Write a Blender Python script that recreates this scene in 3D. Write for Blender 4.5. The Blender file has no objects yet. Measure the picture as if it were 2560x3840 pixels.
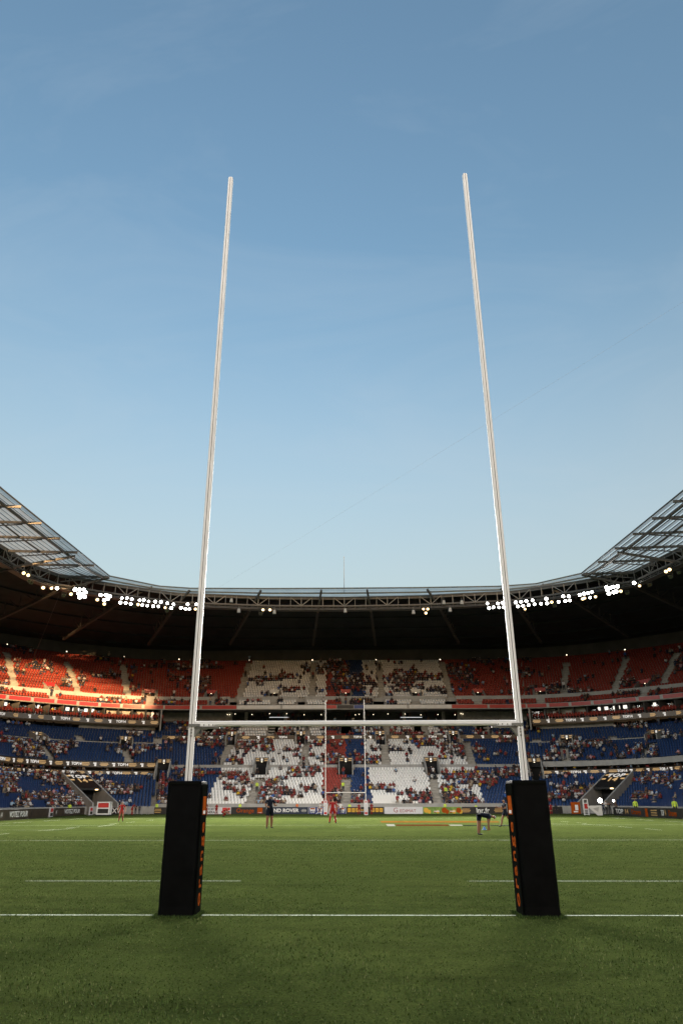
import bpy, bmesh, math, random
import numpy as np
from mathutils import Vector, Matrix, Euler

random.seed(7)
RNG = np.random.default_rng(11)
scene = bpy.context.scene
COL = scene.collection
PI = math.pi

# ------------------------------------------------------------------ camera, sky, sun, exposure
CAM_F, CAM_TH, CAM_H, CAM_YAW, CAM_X, CAM_ROLL, CAM_PX = 2640.66, .391, 1.6772, -.017, -.2035, .0016, -39.89
cam_data = bpy.data.cameras.new('camera')
cam_data.sensor_fit = 'AUTO'
cam_data.sensor_width = 36.0
cam_data.lens = CAM_F / 3840 * 36.0
cam_data.shift_x = -CAM_PX / 3840
cam_data.clip_start = 0.1
cam_data.clip_end = 3000
cam = bpy.data.objects.new('camera', cam_data)
COL.objects.link(cam)
cam.matrix_world = (Matrix.Translation((CAM_X, 0, CAM_H)) @ Matrix.Rotation(-CAM_YAW, 4, 'Z')
                    @ Matrix.Rotation(PI / 2 + CAM_TH, 4, 'X') @ Matrix.Rotation(-CAM_ROLL, 4, 'Z'))
scene.camera = cam

SUN_EL = math.radians(5.0)
SUN_AZ = math.radians(12.0)          # the light travels towards (-sin, cos): from behind the camera, a little to its right
SUN_DIR = Vector((-math.sin(SUN_AZ) * math.cos(SUN_EL), math.cos(SUN_AZ) * math.cos(SUN_EL), -math.sin(SUN_EL)))
world = bpy.data.worlds.new('World')
scene.world = world
world.use_nodes = True
wn = world.node_tree
wn.nodes.clear()
w_out = wn.nodes.new('ShaderNodeOutputWorld')
w_bg = wn.nodes.new('ShaderNodeBackground')
w_sky = wn.nodes.new('ShaderNodeTexSky')
w_sky.sky_type = 'NISHITA'
w_sky.sun_disc = False
w_sky.sun_elevation = SUN_EL
w_sky.sun_rotation = PI - SUN_AZ
w_sky.air_density = 1.6
w_sky.dust_density = 5.0
w_sky.ozone_density = 2.75
w_bg.inputs['Strength'].default_value = 0.15
w_tc = wn.nodes.new('ShaderNodeTexCoord')
w_mp = wn.nodes.new('ShaderNodeMapping')
w_mp.inputs['Rotation'].default_value = (.15, .35, .5)
w_mp.inputs['Scale'].default_value = (1.2, 3.2, 5.0)
w_nz = wn.nodes.new('ShaderNodeTexNoise')
w_nz.inputs['Scale'].default_value = 1.7
w_nz.inputs['Detail'].default_value = 9
w_nz.inputs['Roughness'].default_value = .62
w_nz.inputs['Distortion'].default_value = .8
w_mr = wn.nodes.new('ShaderNodeMapRange')
w_mr.inputs['From Min'].default_value = .48
w_mr.inputs['From Max'].default_value = .78
w_mr.inputs['To Min'].default_value = 0.0
w_mr.inputs['To Max'].default_value = .13
w_mx = wn.nodes.new('ShaderNodeMix')          # thin high cirrus
w_mx.data_type = 'RGBA'
w_mx.inputs[7].default_value = (1.15, 1.30, 1.42, 1)
wn.links.new(w_tc.outputs['Generated'], w_mp.inputs['Vector'])
wn.links.new(w_mp.outputs[0], w_nz.inputs['Vector'])
wn.links.new(w_nz.outputs['Fac'], w_mr.inputs['Value'])
wn.links.new(w_mr.outputs[0], w_mx.inputs[0])
wn.links.new(w_sky.outputs[0], w_mx.inputs[6])
w_sp = wn.nodes.new('ShaderNodeSeparateXYZ')
w_el = wn.nodes.new('ShaderNodeMapRange')
w_el.interpolation_type = 'SMOOTHSTEP'
w_el.inputs['From Min'].default_value = .20
w_el.inputs['From Max'].default_value = .70
w_el.inputs['To Min'].default_value = .52
w_el.inputs['To Max'].default_value = 0.0
w_hz = wn.nodes.new('ShaderNodeMix')          # evening haze low in the sky
w_hz.data_type = 'RGBA'
w_hz.inputs[7].default_value = (1.22, 1.30, 1.36, 1)
wn.links.new(w_tc.outputs['Generated'], w_sp.inputs[0])
wn.links.new(w_sp.outputs['Z'], w_el.inputs['Value'])
wn.links.new(w_el.outputs[0], w_hz.inputs[0])
wn.links.new(w_mx.outputs[2], w_hz.inputs[6])
wn.links.new(w_hz.outputs[2], w_bg.inputs['Color'])
wn.links.new(w_bg.outputs[0], w_out.inputs['Surface'])

sun_data = bpy.data.lights.new('sun', 'SUN')
sun_data.energy = 4.0
sun_data.angle = math.radians(0.5)
sun_data.color = (1.0, 0.60, 0.27)
sun = bpy.data.objects.new('sun', sun_data)
sun.rotation_euler = SUN_DIR.to_track_quat('-Z', 'Y').to_euler()
sun.location = (30, -60, 60)
COL.objects.link(sun)

scene.view_settings.view_transform = 'Standard'
scene.view_settings.look = 'None'
scene.view_settings.gamma = 1
scene.view_settings.exposure = 1.80
scene.render.engine = 'CYCLES'
scene.cycles.max_bounces = 6
scene.cycles.diffuse_bounces = 3
scene.cycles.glossy_bounces = 2
scene.cycles.transmission_bounces = 4
scene.cycles.transparent_max_bounces = 6
scene.cycles.sample_clamp_indirect = 1.0
scene.cycles.sample_clamp_direct = 30
scene.cycles.use_denoising = True


# ------------------------------------------------------------------ survey of the place: sight lines from the camera
def sight(x, y):
    a = (x - 1280 - CAM_PX) / CAM_F
    b = (1920 - y) / CAM_F
    c, s = math.cos(CAM_ROLL), math.sin(CAM_ROLL)
    a, b = c * a + s * b, -s * a + c * b
    Y = math.cos(CAM_TH) - b * math.sin(CAM_TH)
    Z = math.sin(CAM_TH) + b * math.cos(CAM_TH)
    c, s = math.cos(CAM_YAW), math.sin(CAM_YAW)
    return c * a + s * Y, -s * a + c * Y, Z


def at_depth(x, y, depth):
    r = sight(x, y)
    t = depth / r[1]
    return Vector((CAM_X + r[0] * t, depth, CAM_H + r[2] * t))


def at_height(x, y, z=0.0):
    r = sight(x, y)
    t = (z - CAM_H) / r[2]
    return Vector((CAM_X + r[0] * t, r[1] * t, z))


def in_picture(p):
    X, Y, Z = p[0] - CAM_X, p[1], p[2] - CAM_H
    c, s = math.cos(CAM_YAW), math.sin(CAM_YAW)
    X, Y = c * X - s * Y, s * X + c * Y
    d = Y * math.cos(CAM_TH) + Z * math.sin(CAM_TH)
    u = -Y * math.sin(CAM_TH) + Z * math.cos(CAM_TH)
    return 1280 + CAM_PX + CAM_F * X / d, 1920 - CAM_F * u / d


# ------------------------------------------------------------------ materials
MATS = {}


def material(name, color, rough=0.6, metallic=0.0, noise=0.0, scale=8.0, emit=None, strength=0.0, spec=0.5, bump=0.0):
    m = bpy.data.materials.new(name)
    m.use_nodes = True
    nt = m.node_tree
    b = nt.nodes['Principled BSDF']
    b.inputs['Base Color'].default_value = (*color, 1)
    b.inputs['Roughness'].default_value = rough
    b.inputs['Metallic'].default_value = metallic
    b.inputs['Specular IOR Level'].default_value = spec
    if noise or bump:
        tc = nt.nodes.new('ShaderNodeTexCoord')
        nz = nt.nodes.new('ShaderNodeTexNoise')
        nz.inputs['Scale'].default_value = scale
        nz.inputs['Detail'].default_value = 6
        nt.links.new(tc.outputs['Object'], nz.inputs['Vector'])
        if noise:
            r = nt.nodes.new('ShaderNodeMapRange')
            r.inputs['From Min'].default_value = 0.3
            r.inputs['From Max'].default_value = 0.7
            r.inputs['To Min'].default_value = 1 - noise
            r.inputs['To Max'].default_value = 1 + noise
            nt.links.new(nz.outputs['Fac'], r.inputs['Value'])
            mx = nt.nodes.new('ShaderNodeVectorMath')
            mx.operation = 'SCALE'
            mx.inputs[0].default_value = color
            nt.links.new(r.outputs[0], mx.inputs['Scale'])
            nt.links.new(mx.outputs[0], b.inputs['Base Color'])
        if bump:
            bp = nt.nodes.new('ShaderNodeBump')
            bp.inputs['Strength'].default_value = bump
            bp.inputs['Distance'].default_value = 0.02
            nt.links.new(nz.outputs['Fac'], bp.inputs['Height'])
            nt.links.new(bp.outputs[0], b.inputs['Normal'])
    if emit:
        b.inputs['Emission Color'].default_value = (*emit, 1)
        b.inputs['Emission Strength'].default_value = strength
    MATS[name] = m
    return m


M = MATS
material('concrete', (.30, .28, .25), .85, noise=.22, scale=1.5)
material('concrete_step', (.34, .32, .28), .9, noise=.2, scale=2.0)
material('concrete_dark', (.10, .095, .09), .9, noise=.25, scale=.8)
material('parapet_grey', (.36, .35, .33), .8, noise=.12, scale=1.2)
material('wall_brown', (.075, .068, .058), .9, noise=.2, scale=.5)
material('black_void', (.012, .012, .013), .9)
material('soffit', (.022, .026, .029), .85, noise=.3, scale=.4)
material('steel', (.16, .155, .15), .5, .3, noise=.15, scale=3)
material('steel_light', (.34, .33, .31), .5, .2, noise=.12, scale=3)
material('steel_brown', (.065, .058, .052), .7, 0, noise=.2, scale=2)
material('seat_red', (.30, .044, .028), .45, noise=.10, scale=.9)
material('seat_white', (.80, .785, .75), .45, noise=.08, scale=.9)
material('seat_blue', (.010, .036, .120), .45, noise=.15, scale=.9)
material('fascia_red', (.40, .022, .018), .4, noise=.08, scale=1.0)
material('fascia_white', (.62, .60, .57), .4, noise=.08, scale=1.0)
material('fascia_blue', (.02, .05, .2), .4)
material('white_metal', (.82, .78, .745), .55, 0, noise=.06, scale=3)
material('groove_dark', (.16, .135, .12), .7)
material('bracket_grey', (.17, .165, .15), .5, .4)
material('pad_black', (.0020, .0021, .0023), .5, noise=.5, scale=3.2, bump=.6, spec=.07)
material('pad_side', (.007, .0075, .006), .7, noise=.25, scale=6, bump=.3, spec=0)
material('orange_print', (.34, .070, .012), .65, noise=.15, scale=12, spec=0)
material('white_print', (.75, .74, .72), .5)
material('line_white', (.46, .50, .40), .95, noise=.55, scale=26, spec=0)
material('paint_orange', (.115, .055, .012), .95, noise=.25, scale=1.5, spec=0)
material('paint_brown', (.065, .025, .010), .95, noise=.25, scale=1.5, spec=0)
material('paint_grey', (.19, .19, .155), .95, noise=.25, scale=1.5, spec=0)
material('paint_dark', (.018, .025, .015), .95, noise=.25, scale=1.5, spec=0)
material('board_black', (.012, .012, .014), .45)
material('board_navy', (.012, .022, .05), .45)
material('board_blue', (.03, .04, .16), .45)
material('board_white', (.62, .61, .63), .5, noise=.05, scale=2)
material('board_brown', (.035, .022, .014), .45, noise=.8, scale=1.3)
material('board_yellow', (.66, .36, .03), .5)
material('board_green', (.16, .26, .05), .5, noise=.5, scale=2)
material('print_red', (.50, .03, .025), .5)
material('print_darkred', (.30, .035, .03), .5)
material('print_black', (.012, .012, .012), .5)
material('print_gold', (.62, .38, .14), .4, .2)
material('glass_dark', (.02, .022, .024), .08, 0, spec=.6)
material('glass_bright', (.3, .3, .28), .3, emit=(1, .93, .80), strength=.4)
material('cloth_backdrop', (.5, .47, .42), .8, noise=.2, scale=.5)
material('lamp_housing', (.09, .09, .09), .5, .5)
material('lamp_glow', (1, 1, 1), .4, emit=(1, .965, .90), strength=9)
material('lamp_warm', (1, .9, .7), .4, emit=(1, .66, .30), strength=1.6)
material('lamp_small', (1, .95, .8), .4, emit=(1, .85, .58), strength=1.2)
material('tube_white', (1, 1, 1), .4, emit=(.95, .97, 1), strength=.2)
material('screen_dark', (.02, .015, .012), .4, emit=(.10, .065, .035), strength=.08)
material('screen_gold', (.3, .2, .08), .4, emit=(1, .62, .28), strength=.16)
material('screen_white', (.5, .5, .5), .4, emit=(1, .94, .86), strength=.16)
material('speaker_white', (.55, .55, .53), .5)
material('hivis', (.62, .80, .06), .6, emit=None)
material('hivis_orange', (.75, .18, .03), .6)
material('skin', (.30, .15, .095), .7, spec=.2)
material('skin_tan', (.20, .095, .055), .7, spec=.2)
material('hair_dark', (.022, .016, .012), .7)
material('hair_fair', (.16, .10, .05), .7)
material('trousers', (.02, .022, .03), .8)
material('jeans', (.035, .05, .095), .8)
for n, c in dict(red=(.25, .026, .024), dark_red=(.17, .018, .016), white=(.62, .60, .58), black=(.014, .014, .016), navy=(.015, .022, .055),
                 grey=(.15, .15, .155), blue=(.04, .12, .36), pale_blue=(.30, .42, .55), yellow=(.62, .40, .03), pink=(.52, .28, .30),
                 brown=(.12, .075, .05), beige=(.36, .29, .21)).items():
    material('shirt_' + n, c, .8)
material('kit_red', (.23, .014, .014), .8, spec=.1)
material('kit_navy', (.006, .008, .016), .8, spec=.1)
material('cap_blue', (.04, .14, .38), .7)
material('ball_white', (.65, .63, .6), .5)
material('rubber_black', (.012, .012, .012), .7)
material('barrier_grey', (.40, .39, .37), .5, .3)
material('cable_dark', (.09, .10, .11), .6)


def translucent(name, color):
    m = bpy.data.materials.new(name)
    m.use_nodes = True
    nt = m.node_tree
    nt.nodes.clear()
    out = nt.nodes.new('ShaderNodeOutputMaterial')
    mix = nt.nodes.new('ShaderNodeMixShader')
    mix.inputs[0].default_value = .75
    d = nt.nodes.new('ShaderNodeBsdfDiffuse')
    t = nt.nodes.new('ShaderNodeBsdfTranslucent')
    tc = nt.nodes.new('ShaderNodeTexCoord')
    nz = nt.nodes.new('ShaderNodeTexNoise')
    nz.inputs['Scale'].default_value = .35
    nz.inputs['Detail'].default_value = 5
    cr = nt.nodes.new('ShaderNodeValToRGB')
    cr.color_ramp.elements[0].position = .3
    cr.color_ramp.elements[0].color = (color[0] * .75, color[1] * .74, color[2] * .72, 1)
    cr.color_ramp.elements[1].position = .7
    cr.color_ramp.elements[1].color = (*color, 1)
    nt.links.new(tc.outputs['Object'], nz.inputs['Vector'])
    nt.links.new(nz.outputs['Fac'], cr.inputs[0])
    for n in (d, t):
        nt.links.new(cr.outputs[0], n.inputs['Color'])
    nt.links.new(d.outputs[0], mix.inputs[1])
    nt.links.new(t.outputs[0], mix.inputs[2])
    tr = nt.nodes.new('ShaderNodeBsdfTransparent')
    mix2 = nt.nodes.new('ShaderNodeMixShader')
    mix2.inputs[0].default_value = .14
    nt.links.new(mix.outputs[0], mix2.inputs[1])
    nt.links.new(tr.outputs[0], mix2.inputs[2])
    nt.links.new(mix2.outputs[0], out.inputs['Surface'])
    MATS[name] = m


translucent('polycarbonate', (.90, .87, .80))


def grass_material():
    m = bpy.data.materials.new('grass')
    m.use_nodes = True
    nt = m.node_tree
    b = nt.nodes['Principled BSDF']
    b.inputs['Roughness'].default_value = .95
    b.inputs['Specular IOR Level'].default_value = 0.0
    tc = nt.nodes.new('ShaderNodeTexCoord')

    def noise(scale, detail, rough=.6, stretch=None):
        n = nt.nodes.new('ShaderNodeTexNoise')
        n.inputs['Scale'].default_value = scale
        n.inputs['Detail'].default_value = detail
        n.inputs['Roughness'].default_value = rough
        if stretch:
            mp = nt.nodes.new('ShaderNodeMapping')
            mp.inputs['Scale'].default_value = stretch
            nt.links.new(tc.outputs['Object'], mp.inputs['Vector'])
            nt.links.new(mp.outputs[0], n.inputs['Vector'])
        else:
            nt.links.new(tc.outputs['Object'], n.inputs['Vector'])
        return n

    def ramp(src, p0, c0, p1, c1):
        r = nt.nodes.new('ShaderNodeValToRGB')
        r.color_ramp.elements[0].position = p0
        r.color_ramp.elements[0].color = (*c0, 1)
        r.color_ramp.elements[1].position = p1
        r.color_ramp.elements[1].color = (*c1, 1)
        nt.links.new(src.outputs['Fac'], r.inputs[0])
        return r

    fine = ramp(noise(26, 9, .8), .34, (.024, .036, .012), .68, (.113, .142, .041))
    mid = ramp(noise(2.2, 6, .65), .3, (.72, .74, .72), .7, (1.18, 1.16, 1.1))
    big = ramp(noise(.16, 4, .6), .32, (.82, .86, .84), .68, (1.14, 1.1, 1.06))
    wear_shade = ramp(noise(.7, 7, .7, (.35, 1.3, 1)), .50, (1, 1, 1), .70, (.66, .66, .68))  # worn bands, deepened in colour to stand in for soft shade on the turf
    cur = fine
    for o in (mid, big, wear_shade):
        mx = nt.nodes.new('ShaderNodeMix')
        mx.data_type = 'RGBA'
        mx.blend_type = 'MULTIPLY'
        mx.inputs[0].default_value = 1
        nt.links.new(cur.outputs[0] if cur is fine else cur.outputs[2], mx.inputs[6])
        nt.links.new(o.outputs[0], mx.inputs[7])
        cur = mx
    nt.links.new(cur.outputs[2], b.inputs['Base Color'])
    bp = nt.nodes.new('ShaderNodeBump')
    bp.inputs['Strength'].default_value = .90
    bp.inputs['Distance'].default_value = .03
    nt.links.new(noise(55, 6, .8).outputs['Fac'], bp.inputs['Height'])
    nt.links.new(bp.outputs[0], b.inputs['Normal'])
    MATS['grass'] = m


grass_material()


# ------------------------------------------------------------------ mesh helpers
def tag(o, label=None, cat=None, group=None, kind=None):
    if label:
        o['label'] = label
    if cat:
        o['category'] = cat
    if group:
        o['group'] = group
    if kind:
        o['kind'] = kind
    return o


def empty(name, loc=(0, 0, 0), rz=0.0):
    o = bpy.data.objects.new(name, None)
    o.location = loc
    o.rotation_euler = (0, 0, rz)
    o.empty_display_size = .3
    COL.objects.link(o)
    return o


def link(name, me, parent=None):
    o = bpy.data.objects.new(name, me)
    COL.objects.link(o)
    if parent:
        o.parent = parent
    return o


class MB:
    """collects shapes of one part"""

    def __init__(self):
        self.v, self.f, self.m, self.mats = [], [], [], []

    def slot(self, mat):
        if mat not in self.mats:
            self.mats.append(mat)
        return self.mats.index(mat)

    def add(self, verts, faces, mat):
        n = len(self.v)
        s = self.slot(mat)
        self.v.extend([tuple(p) for p in verts])
        for f in faces:
            self.f.append(tuple(i + n for i in f))
            self.m.append(s)

    def quad(self, a, b, c, d, mat):
        self.add([a, b, c, d], [(0, 1, 2, 3)], mat)

    def box(self, c, size, mat, rz=0.0, rx=0.0):
        sx, sy, sz = [k / 2 for k in size]
        R = Matrix.Rotation(rz, 3, 'Z') @ Matrix.Rotation(rx, 3, 'X')
        vs = [Vector(c) + R @ Vector((x, y, z)) for x in (-sx, sx) for y in (-sy, sy) for z in (-sz, sz)]
        self.add(vs, [(0, 1, 3, 2), (4, 6, 7, 5), (0, 4, 5, 1), (2, 3, 7, 6), (0, 2, 6, 4), (1, 5, 7, 3)], mat)

    def bar(self, p, q, w, h, mat):
        p, q = Vector(p), Vector(q)
        d = q - p
        if d.length < 1e-6:
            return
        d.normalize()
        up = Vector((0, 0, 1)) if abs(d.z) < .98 else Vector((0, 1, 0))
        x = d.cross(up).normalized() * (w / 2)
        y = x.cross(d).normalized() * (h / 2)
        vs = [e + sx * x + sy * y for e in (p, q) for sx, sy in ((-1, -1), (1, -1), (1, 1), (-1, 1))]
        self.add(vs, [(0, 1, 2, 3), (7, 6, 5, 4), (0, 4, 5, 1), (1, 5, 6, 2), (2, 6, 7, 3), (3, 7, 4, 0)], mat)

    def tube(self, p, q, r, mat, n=8, r2=None):
        p, q = Vector(p), Vector(q)
        r2 = r if r2 is None else r2
        d = (q - p).normalized()
        up = Vector((0, 0, 1)) if abs(d.z) < .98 else Vector((0, 1, 0))
        x = d.cross(up).normalized()
        y = x.cross(d)
        vs = [e + rr * (math.cos(2 * PI * k / n) * x + math.sin(2 * PI * k / n) * y) for e, rr in ((p, r), (q, r2)) for k in range(n)]
        fs = [(k, (k + 1) % n, n + (k + 1) % n, n + k) for k in range(n)]
        fs += [tuple(range(n))[::-1], tuple(range(n, 2 * n))]
        self.add(vs, fs, mat)

    def prism(self, outline, path, mat):
        """outline: list of 2-D points, path: list of (origin, x axis, y axis)"""
        n = len(outline)
        vs = []
        for o, x, y in path:
            vs += [Vector(o) + Vector(x) * a + Vector(y) * b for a, b in outline]
        fs = []
        for k in range(len(path) - 1):
            for i in range(n):
                j = (i + 1) % n
                fs.append((k * n + i, k * n + j, (k + 1) * n + j, (k + 1) * n + i))
        fs += [tuple(range(n))[::-1], tuple(range((len(path) - 1) * n, len(path) * n))]
        self.add(vs, fs, mat)

    def build(self, name, parent=None, smooth=False):
        me = bpy.data.meshes.new(name)
        me.from_pydata(self.v, [], self.f)
        for mat in self.mats:
            me.materials.append(M[mat])
        me.polygons.foreach_set('material_index', np.array(self.m, dtype=np.int32))
        if smooth:
            me.polygons.foreach_set('use_smooth', np.ones(len(self.f), dtype=bool))
        me.update()
        return link(name, me, parent)


def text_mesh(body, size, mat, depth=.006, align='CENTER', bold=0.0, space=1.0):
    cu = bpy.data.curves.new('lettering', 'FONT')
    cu.body = body
    cu.size = size
    cu.align_x = align
    cu.align_y = 'CENTER'
    cu.extrude = depth
    cu.offset = bold
    cu.space_character = space
    cu.resolution_u = 3
    o = bpy.data.objects.new('lettering', cu)
    COL.objects.link(o)
    dg = bpy.context.evaluated_depsgraph_get()
    me = bpy.data.meshes.new_from_object(o.evaluated_get(dg))
    bpy.data.objects.remove(o)
    bpy.data.curves.remove(cu)
    me.name = 'lettering'
    me.materials.clear()
    me.materials.append(M[mat])
    for p in me.polygons:
        p.material_index = 0
    return me


def text_width(me):
    xs = [v.co.x for v in me.vertices]
    return (max(xs) - min(xs)) if xs else 0


# ------------------------------------------------------------------ the pitch
mb = MB()
mb.quad((-900, -900, -.02), (900, -900, -.02), (900, 1500, -.02), (-900, 1500, -.02), 'concrete_dark')
tag(mb.build('ground'), kind='structure')

mb = MB()
nx, ny = 44, 64
gx = np.linspace(-41.2, 41.2, nx)
gy = np.linspace(-3.5, 122.0, ny)
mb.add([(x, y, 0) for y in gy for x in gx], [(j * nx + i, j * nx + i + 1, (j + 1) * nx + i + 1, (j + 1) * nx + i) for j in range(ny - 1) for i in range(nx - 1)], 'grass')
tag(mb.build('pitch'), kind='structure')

# blades standing in the near part of the pitch
for n_, c_ in (('blade_green', (.105, .150, .040)), ('blade_dark', (.055, .088, .026)), ('blade_straw', (.20, .21, .085))):
    material(n_, c_, .9, spec=.05)
nb = 240000
bx = RNG.uniform(-1, 1, nb)
by = 3.6 + 38 * RNG.random(nb) ** 2.1
bx = bx * (3.2 + .62 * by)
ht = RNG.uniform(.008, .024, nb) * (1 + .35 * np.sin(bx * 1.7 + 3 * np.sin(by * .8)))
an = RNG.uniform(0, 2 * PI, nb)
ln_ = RNG.uniform(.1, .9, nb) * ht
w_ = RNG.uniform(.0025, .005, nb) * (1 + by / 14)
co = np.zeros((nb, 3, 3))
co[:, 0] = np.stack([bx - np.cos(an) * w_, by - np.sin(an) * w_, np.zeros(nb)], 1)
co[:, 1] = np.stack([bx + np.cos(an) * w_, by + np.sin(an) * w_, np.zeros(nb)], 1)
co[:, 2] = np.stack([bx - np.sin(an) * ln_, by + np.cos(an) * ln_, ht], 1)
me = bpy.data.meshes.new('grass_blades')
me.vertices.add(nb * 3)
me.vertices.foreach_set('co', co.ravel())
me.loops.add(nb * 3)
me.loops.foreach_set('vertex_index', np.arange(nb * 3, dtype=np.int32))
me.polygons.add(nb)
me.polygons.foreach_set('loop_start', (np.arange(nb) * 3).astype(np.int32))
for n_ in ('blade_green', 'blade_dark', 'blade_straw'):
    me.materials.append(M[n_])
me.polygons.foreach_set('material_index', RNG.choice(3, nb, p=[.62, .23, .15]).astype(np.int32))
me.update(calc_edges=True)
tag(link('grass_blades', me), 'short grass blades standing on the near part of the pitch', 'grass', kind='stuff')

GOAL_Y, FAR_Y = 12.92, 12.92 + 96.07


def line(x0, y0, x1, y1, w=.09, mat='line_white', name='pitch_marking', z=.004):
    a, b = Vector((x0, y0, z)), Vector((x1, y1, z))
    d = (b - a).normalized()
    s = Vector((-d.y, d.x, 0)) * (w / 2)
    m = MB()
    n = max(1, int((b - a).length / .35))
    vs, fs = [], []
    for k in range(n + 1):
        p = a.lerp(b, k / n)
        e1, e2 = 1 + random.uniform(-.22, .22), 1 + random.uniform(-.22, .22)
        vs += [p + s * e1, p - s * e2]
        if k:
            fs.append((2 * k - 2, 2 * k - 1, 2 * k + 1, 2 * k))
    m.add(vs, fs, mat)
    return tag(m.build(name), kind='structure')


line(-35, GOAL_Y - .02, 35, GOAL_Y - .02, .085)
a, b = at_height(95, 3304), at_height(903, 3304)
line(a.x, a.y, b.x, b.y, .075)
a, b = at_height(1750, 3304.5), at_height(2560, 3305)
line(a.x, a.y, a.x + 4.9, a.y, .075)
a = at_height(1296, 3151)
line(-35, a.y, 35, a.y, .11)
line(-35, FAR_Y, 35, FAR_Y, .10)
line(-35, 61, 35, 61, .10)
line(-35, 51, -20, 51, .06)
line(-35, FAR_Y - 22.8, 35, FAR_Y - 22.8, .10)
for s in (-1, 1):
    line(s * 35, 0, s * 35, 118, .10)
    for yy in (37, 44, 51, 56, 66, 71, 78, 85):
        line(s * 30, yy - 2.2, s * 30, yy + 2.2, .09)
        line(s * 20, yy - 1.4, s * 20, yy + 1.4, .06)
for (xa, ya), (xb, yb) in (((170, 3115), (280, 3106)), ((368, 3100), (430, 3092)), ((2060, 3088), (2130, 3090)), ((2180, 3091), (2290, 3096)), ((1300, 3102), (1350, 3102))):
    a, b = at_height(xa, ya), at_height(xb, yb)
    line(a.x, a.y, b.x, b.y, .07)


def paint(x0, x1, y0, y1, mat, z):
    pts = [at_height(x, y) for x, y in ((x0, y1), (x1, y1), (x1 - 6, y0), (x0 - 6, y0))]
    m = MB()
    m.add([(p.x, p.y, z) for p in pts], [(0, 1, 2, 3)], mat)
    tag(m.build('painted_pitch_advert'), kind='structure')


paint(1430, 1872, 3079, 3085, 'paint_orange', .008)
paint(1452, 1482, 3091, 3099, 'paint_grey', .012)
paint(1487, 1684, 3092, 3098, 'paint_brown', .008)
paint(1688, 1735, 3093, 3097, 'paint_grey', .012)
paint(1738, 1990, 3094, 3098, 'paint_dark', .008)


# ------------------------------------------------------------------ goals and pads
def post_outline(h, c):
    """a rounded square of half width h with a groove in front, one loop"""
    g, dp = .007, .012
    return [(-g, -h), (-g, -h + dp), (g, -h + dp), (g, -h), (h - c, -h), (h - c * .3, -h + c * .3), (h, -h + c), (h, h - c), (h - c, h), (-h + c, h), (-h, h - c), (-h, -h + c), (-h + c * .3, -h + c * .3), (-h + c, -h)]


def rugby_goal(y, height, label, half):
    g = tag(empty('rugby_goal', (0, y, 0)), label, 'goal posts', 'rugby goals at the two ends of the pitch')
    for s in (-1, 1):
        m = MB()
        x = s * 2.88
        path = []
        for z in (.05, 3.0, 8, 12, height - .12, height - .03, height):
            k = half
            if z == height:
                k *= .8
            path.append(((x, 0, z), (k / half, 0, 0), (0, k / half, 0)))
        m.prism(post_outline(half, half * .55), path, 'white_metal')
        m.box((x, -half + .010, (height + .05) / 2), (.013, .003, height - .1), 'groove_dark')
        up = m.build('upright', g)
        m = MB()
        m.box((x, 0, height + .006), (half * 1.2, half * 1.2, .012), 'rubber_black')
        m.build('cap', up)
    m = MB()
    hb = half * .80
    out = [(-hb, -hb + .015), (-hb + .015, -hb), (hb - .015, -hb), (hb, -hb + .015), (hb, hb * .35), (hb - .012, hb * .38), (hb - .012, hb * .55), (hb, hb * .58), (hb, hb - .015), (hb - .015, hb), (-hb + .015, hb), (-hb, hb - .015)]
    xa = 2.88 - half
    # x axis of the outline points to the camera (-y), y axis points down
    m.prism(out, [((-xa, 0, 2.965), (0, -1, 0), (0, 0, -1)), ((xa, 0, 2.965), (0, -1, 0), (0, 0, -1))], 'white_metal')
    m.box((0, -hb + .012, 2.965 - hb * .465), (2 * xa, .004, hb * .18), 'groove_dark')
    m.build('crossbar', g)
    for s in (-1, 1):
        m = MB()
        x = s * 2.88
        m.box((x - s * .05, -half - .006, 2.935), (.20, .010, .045), 'bracket_grey')
        m.box((x - s * .27, -hb - .006, 2.935), (.26, .010, .040), 'white_metal')
        m.box((x - s * .26, 0, 2.895), (.46, .08, .025), 'bracket_grey')
        m.add([(x - s * half, -.04, 2.885), (x - s * (half + .11), -.04, 2.885), (x - s * half, -.04, 2.74), (x - s * half, .04, 2.885), (x - s * (half + .11), .04, 2.885), (x - s * half, .04, 2.74)],
              [(0, 1, 2), (5, 4, 3), (0, 3, 4, 1), (1, 4, 5, 2), (2, 5, 3, 0)], 'bracket_grey')
        for z in (2.86, 2.81, 2.755):
            m.box((x - s * .005, -half - .005, z), (.026, .010, .028), 'bracket_grey')
        for q in (.22, .31, .38):
            m.box((x - s * q, -hb - .015, 2.94), (.016, .010, .022), 'bracket_grey')
        m.build('bracket', g)
    return g


rugby_goal(GOAL_Y, 15.96, 'tall white near goal of two uprights and a crossbar against the sky', .057)
rugby_goal(FAR_Y, 15.96, 'small white far goal at the other end of the pitch', .06)


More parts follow.
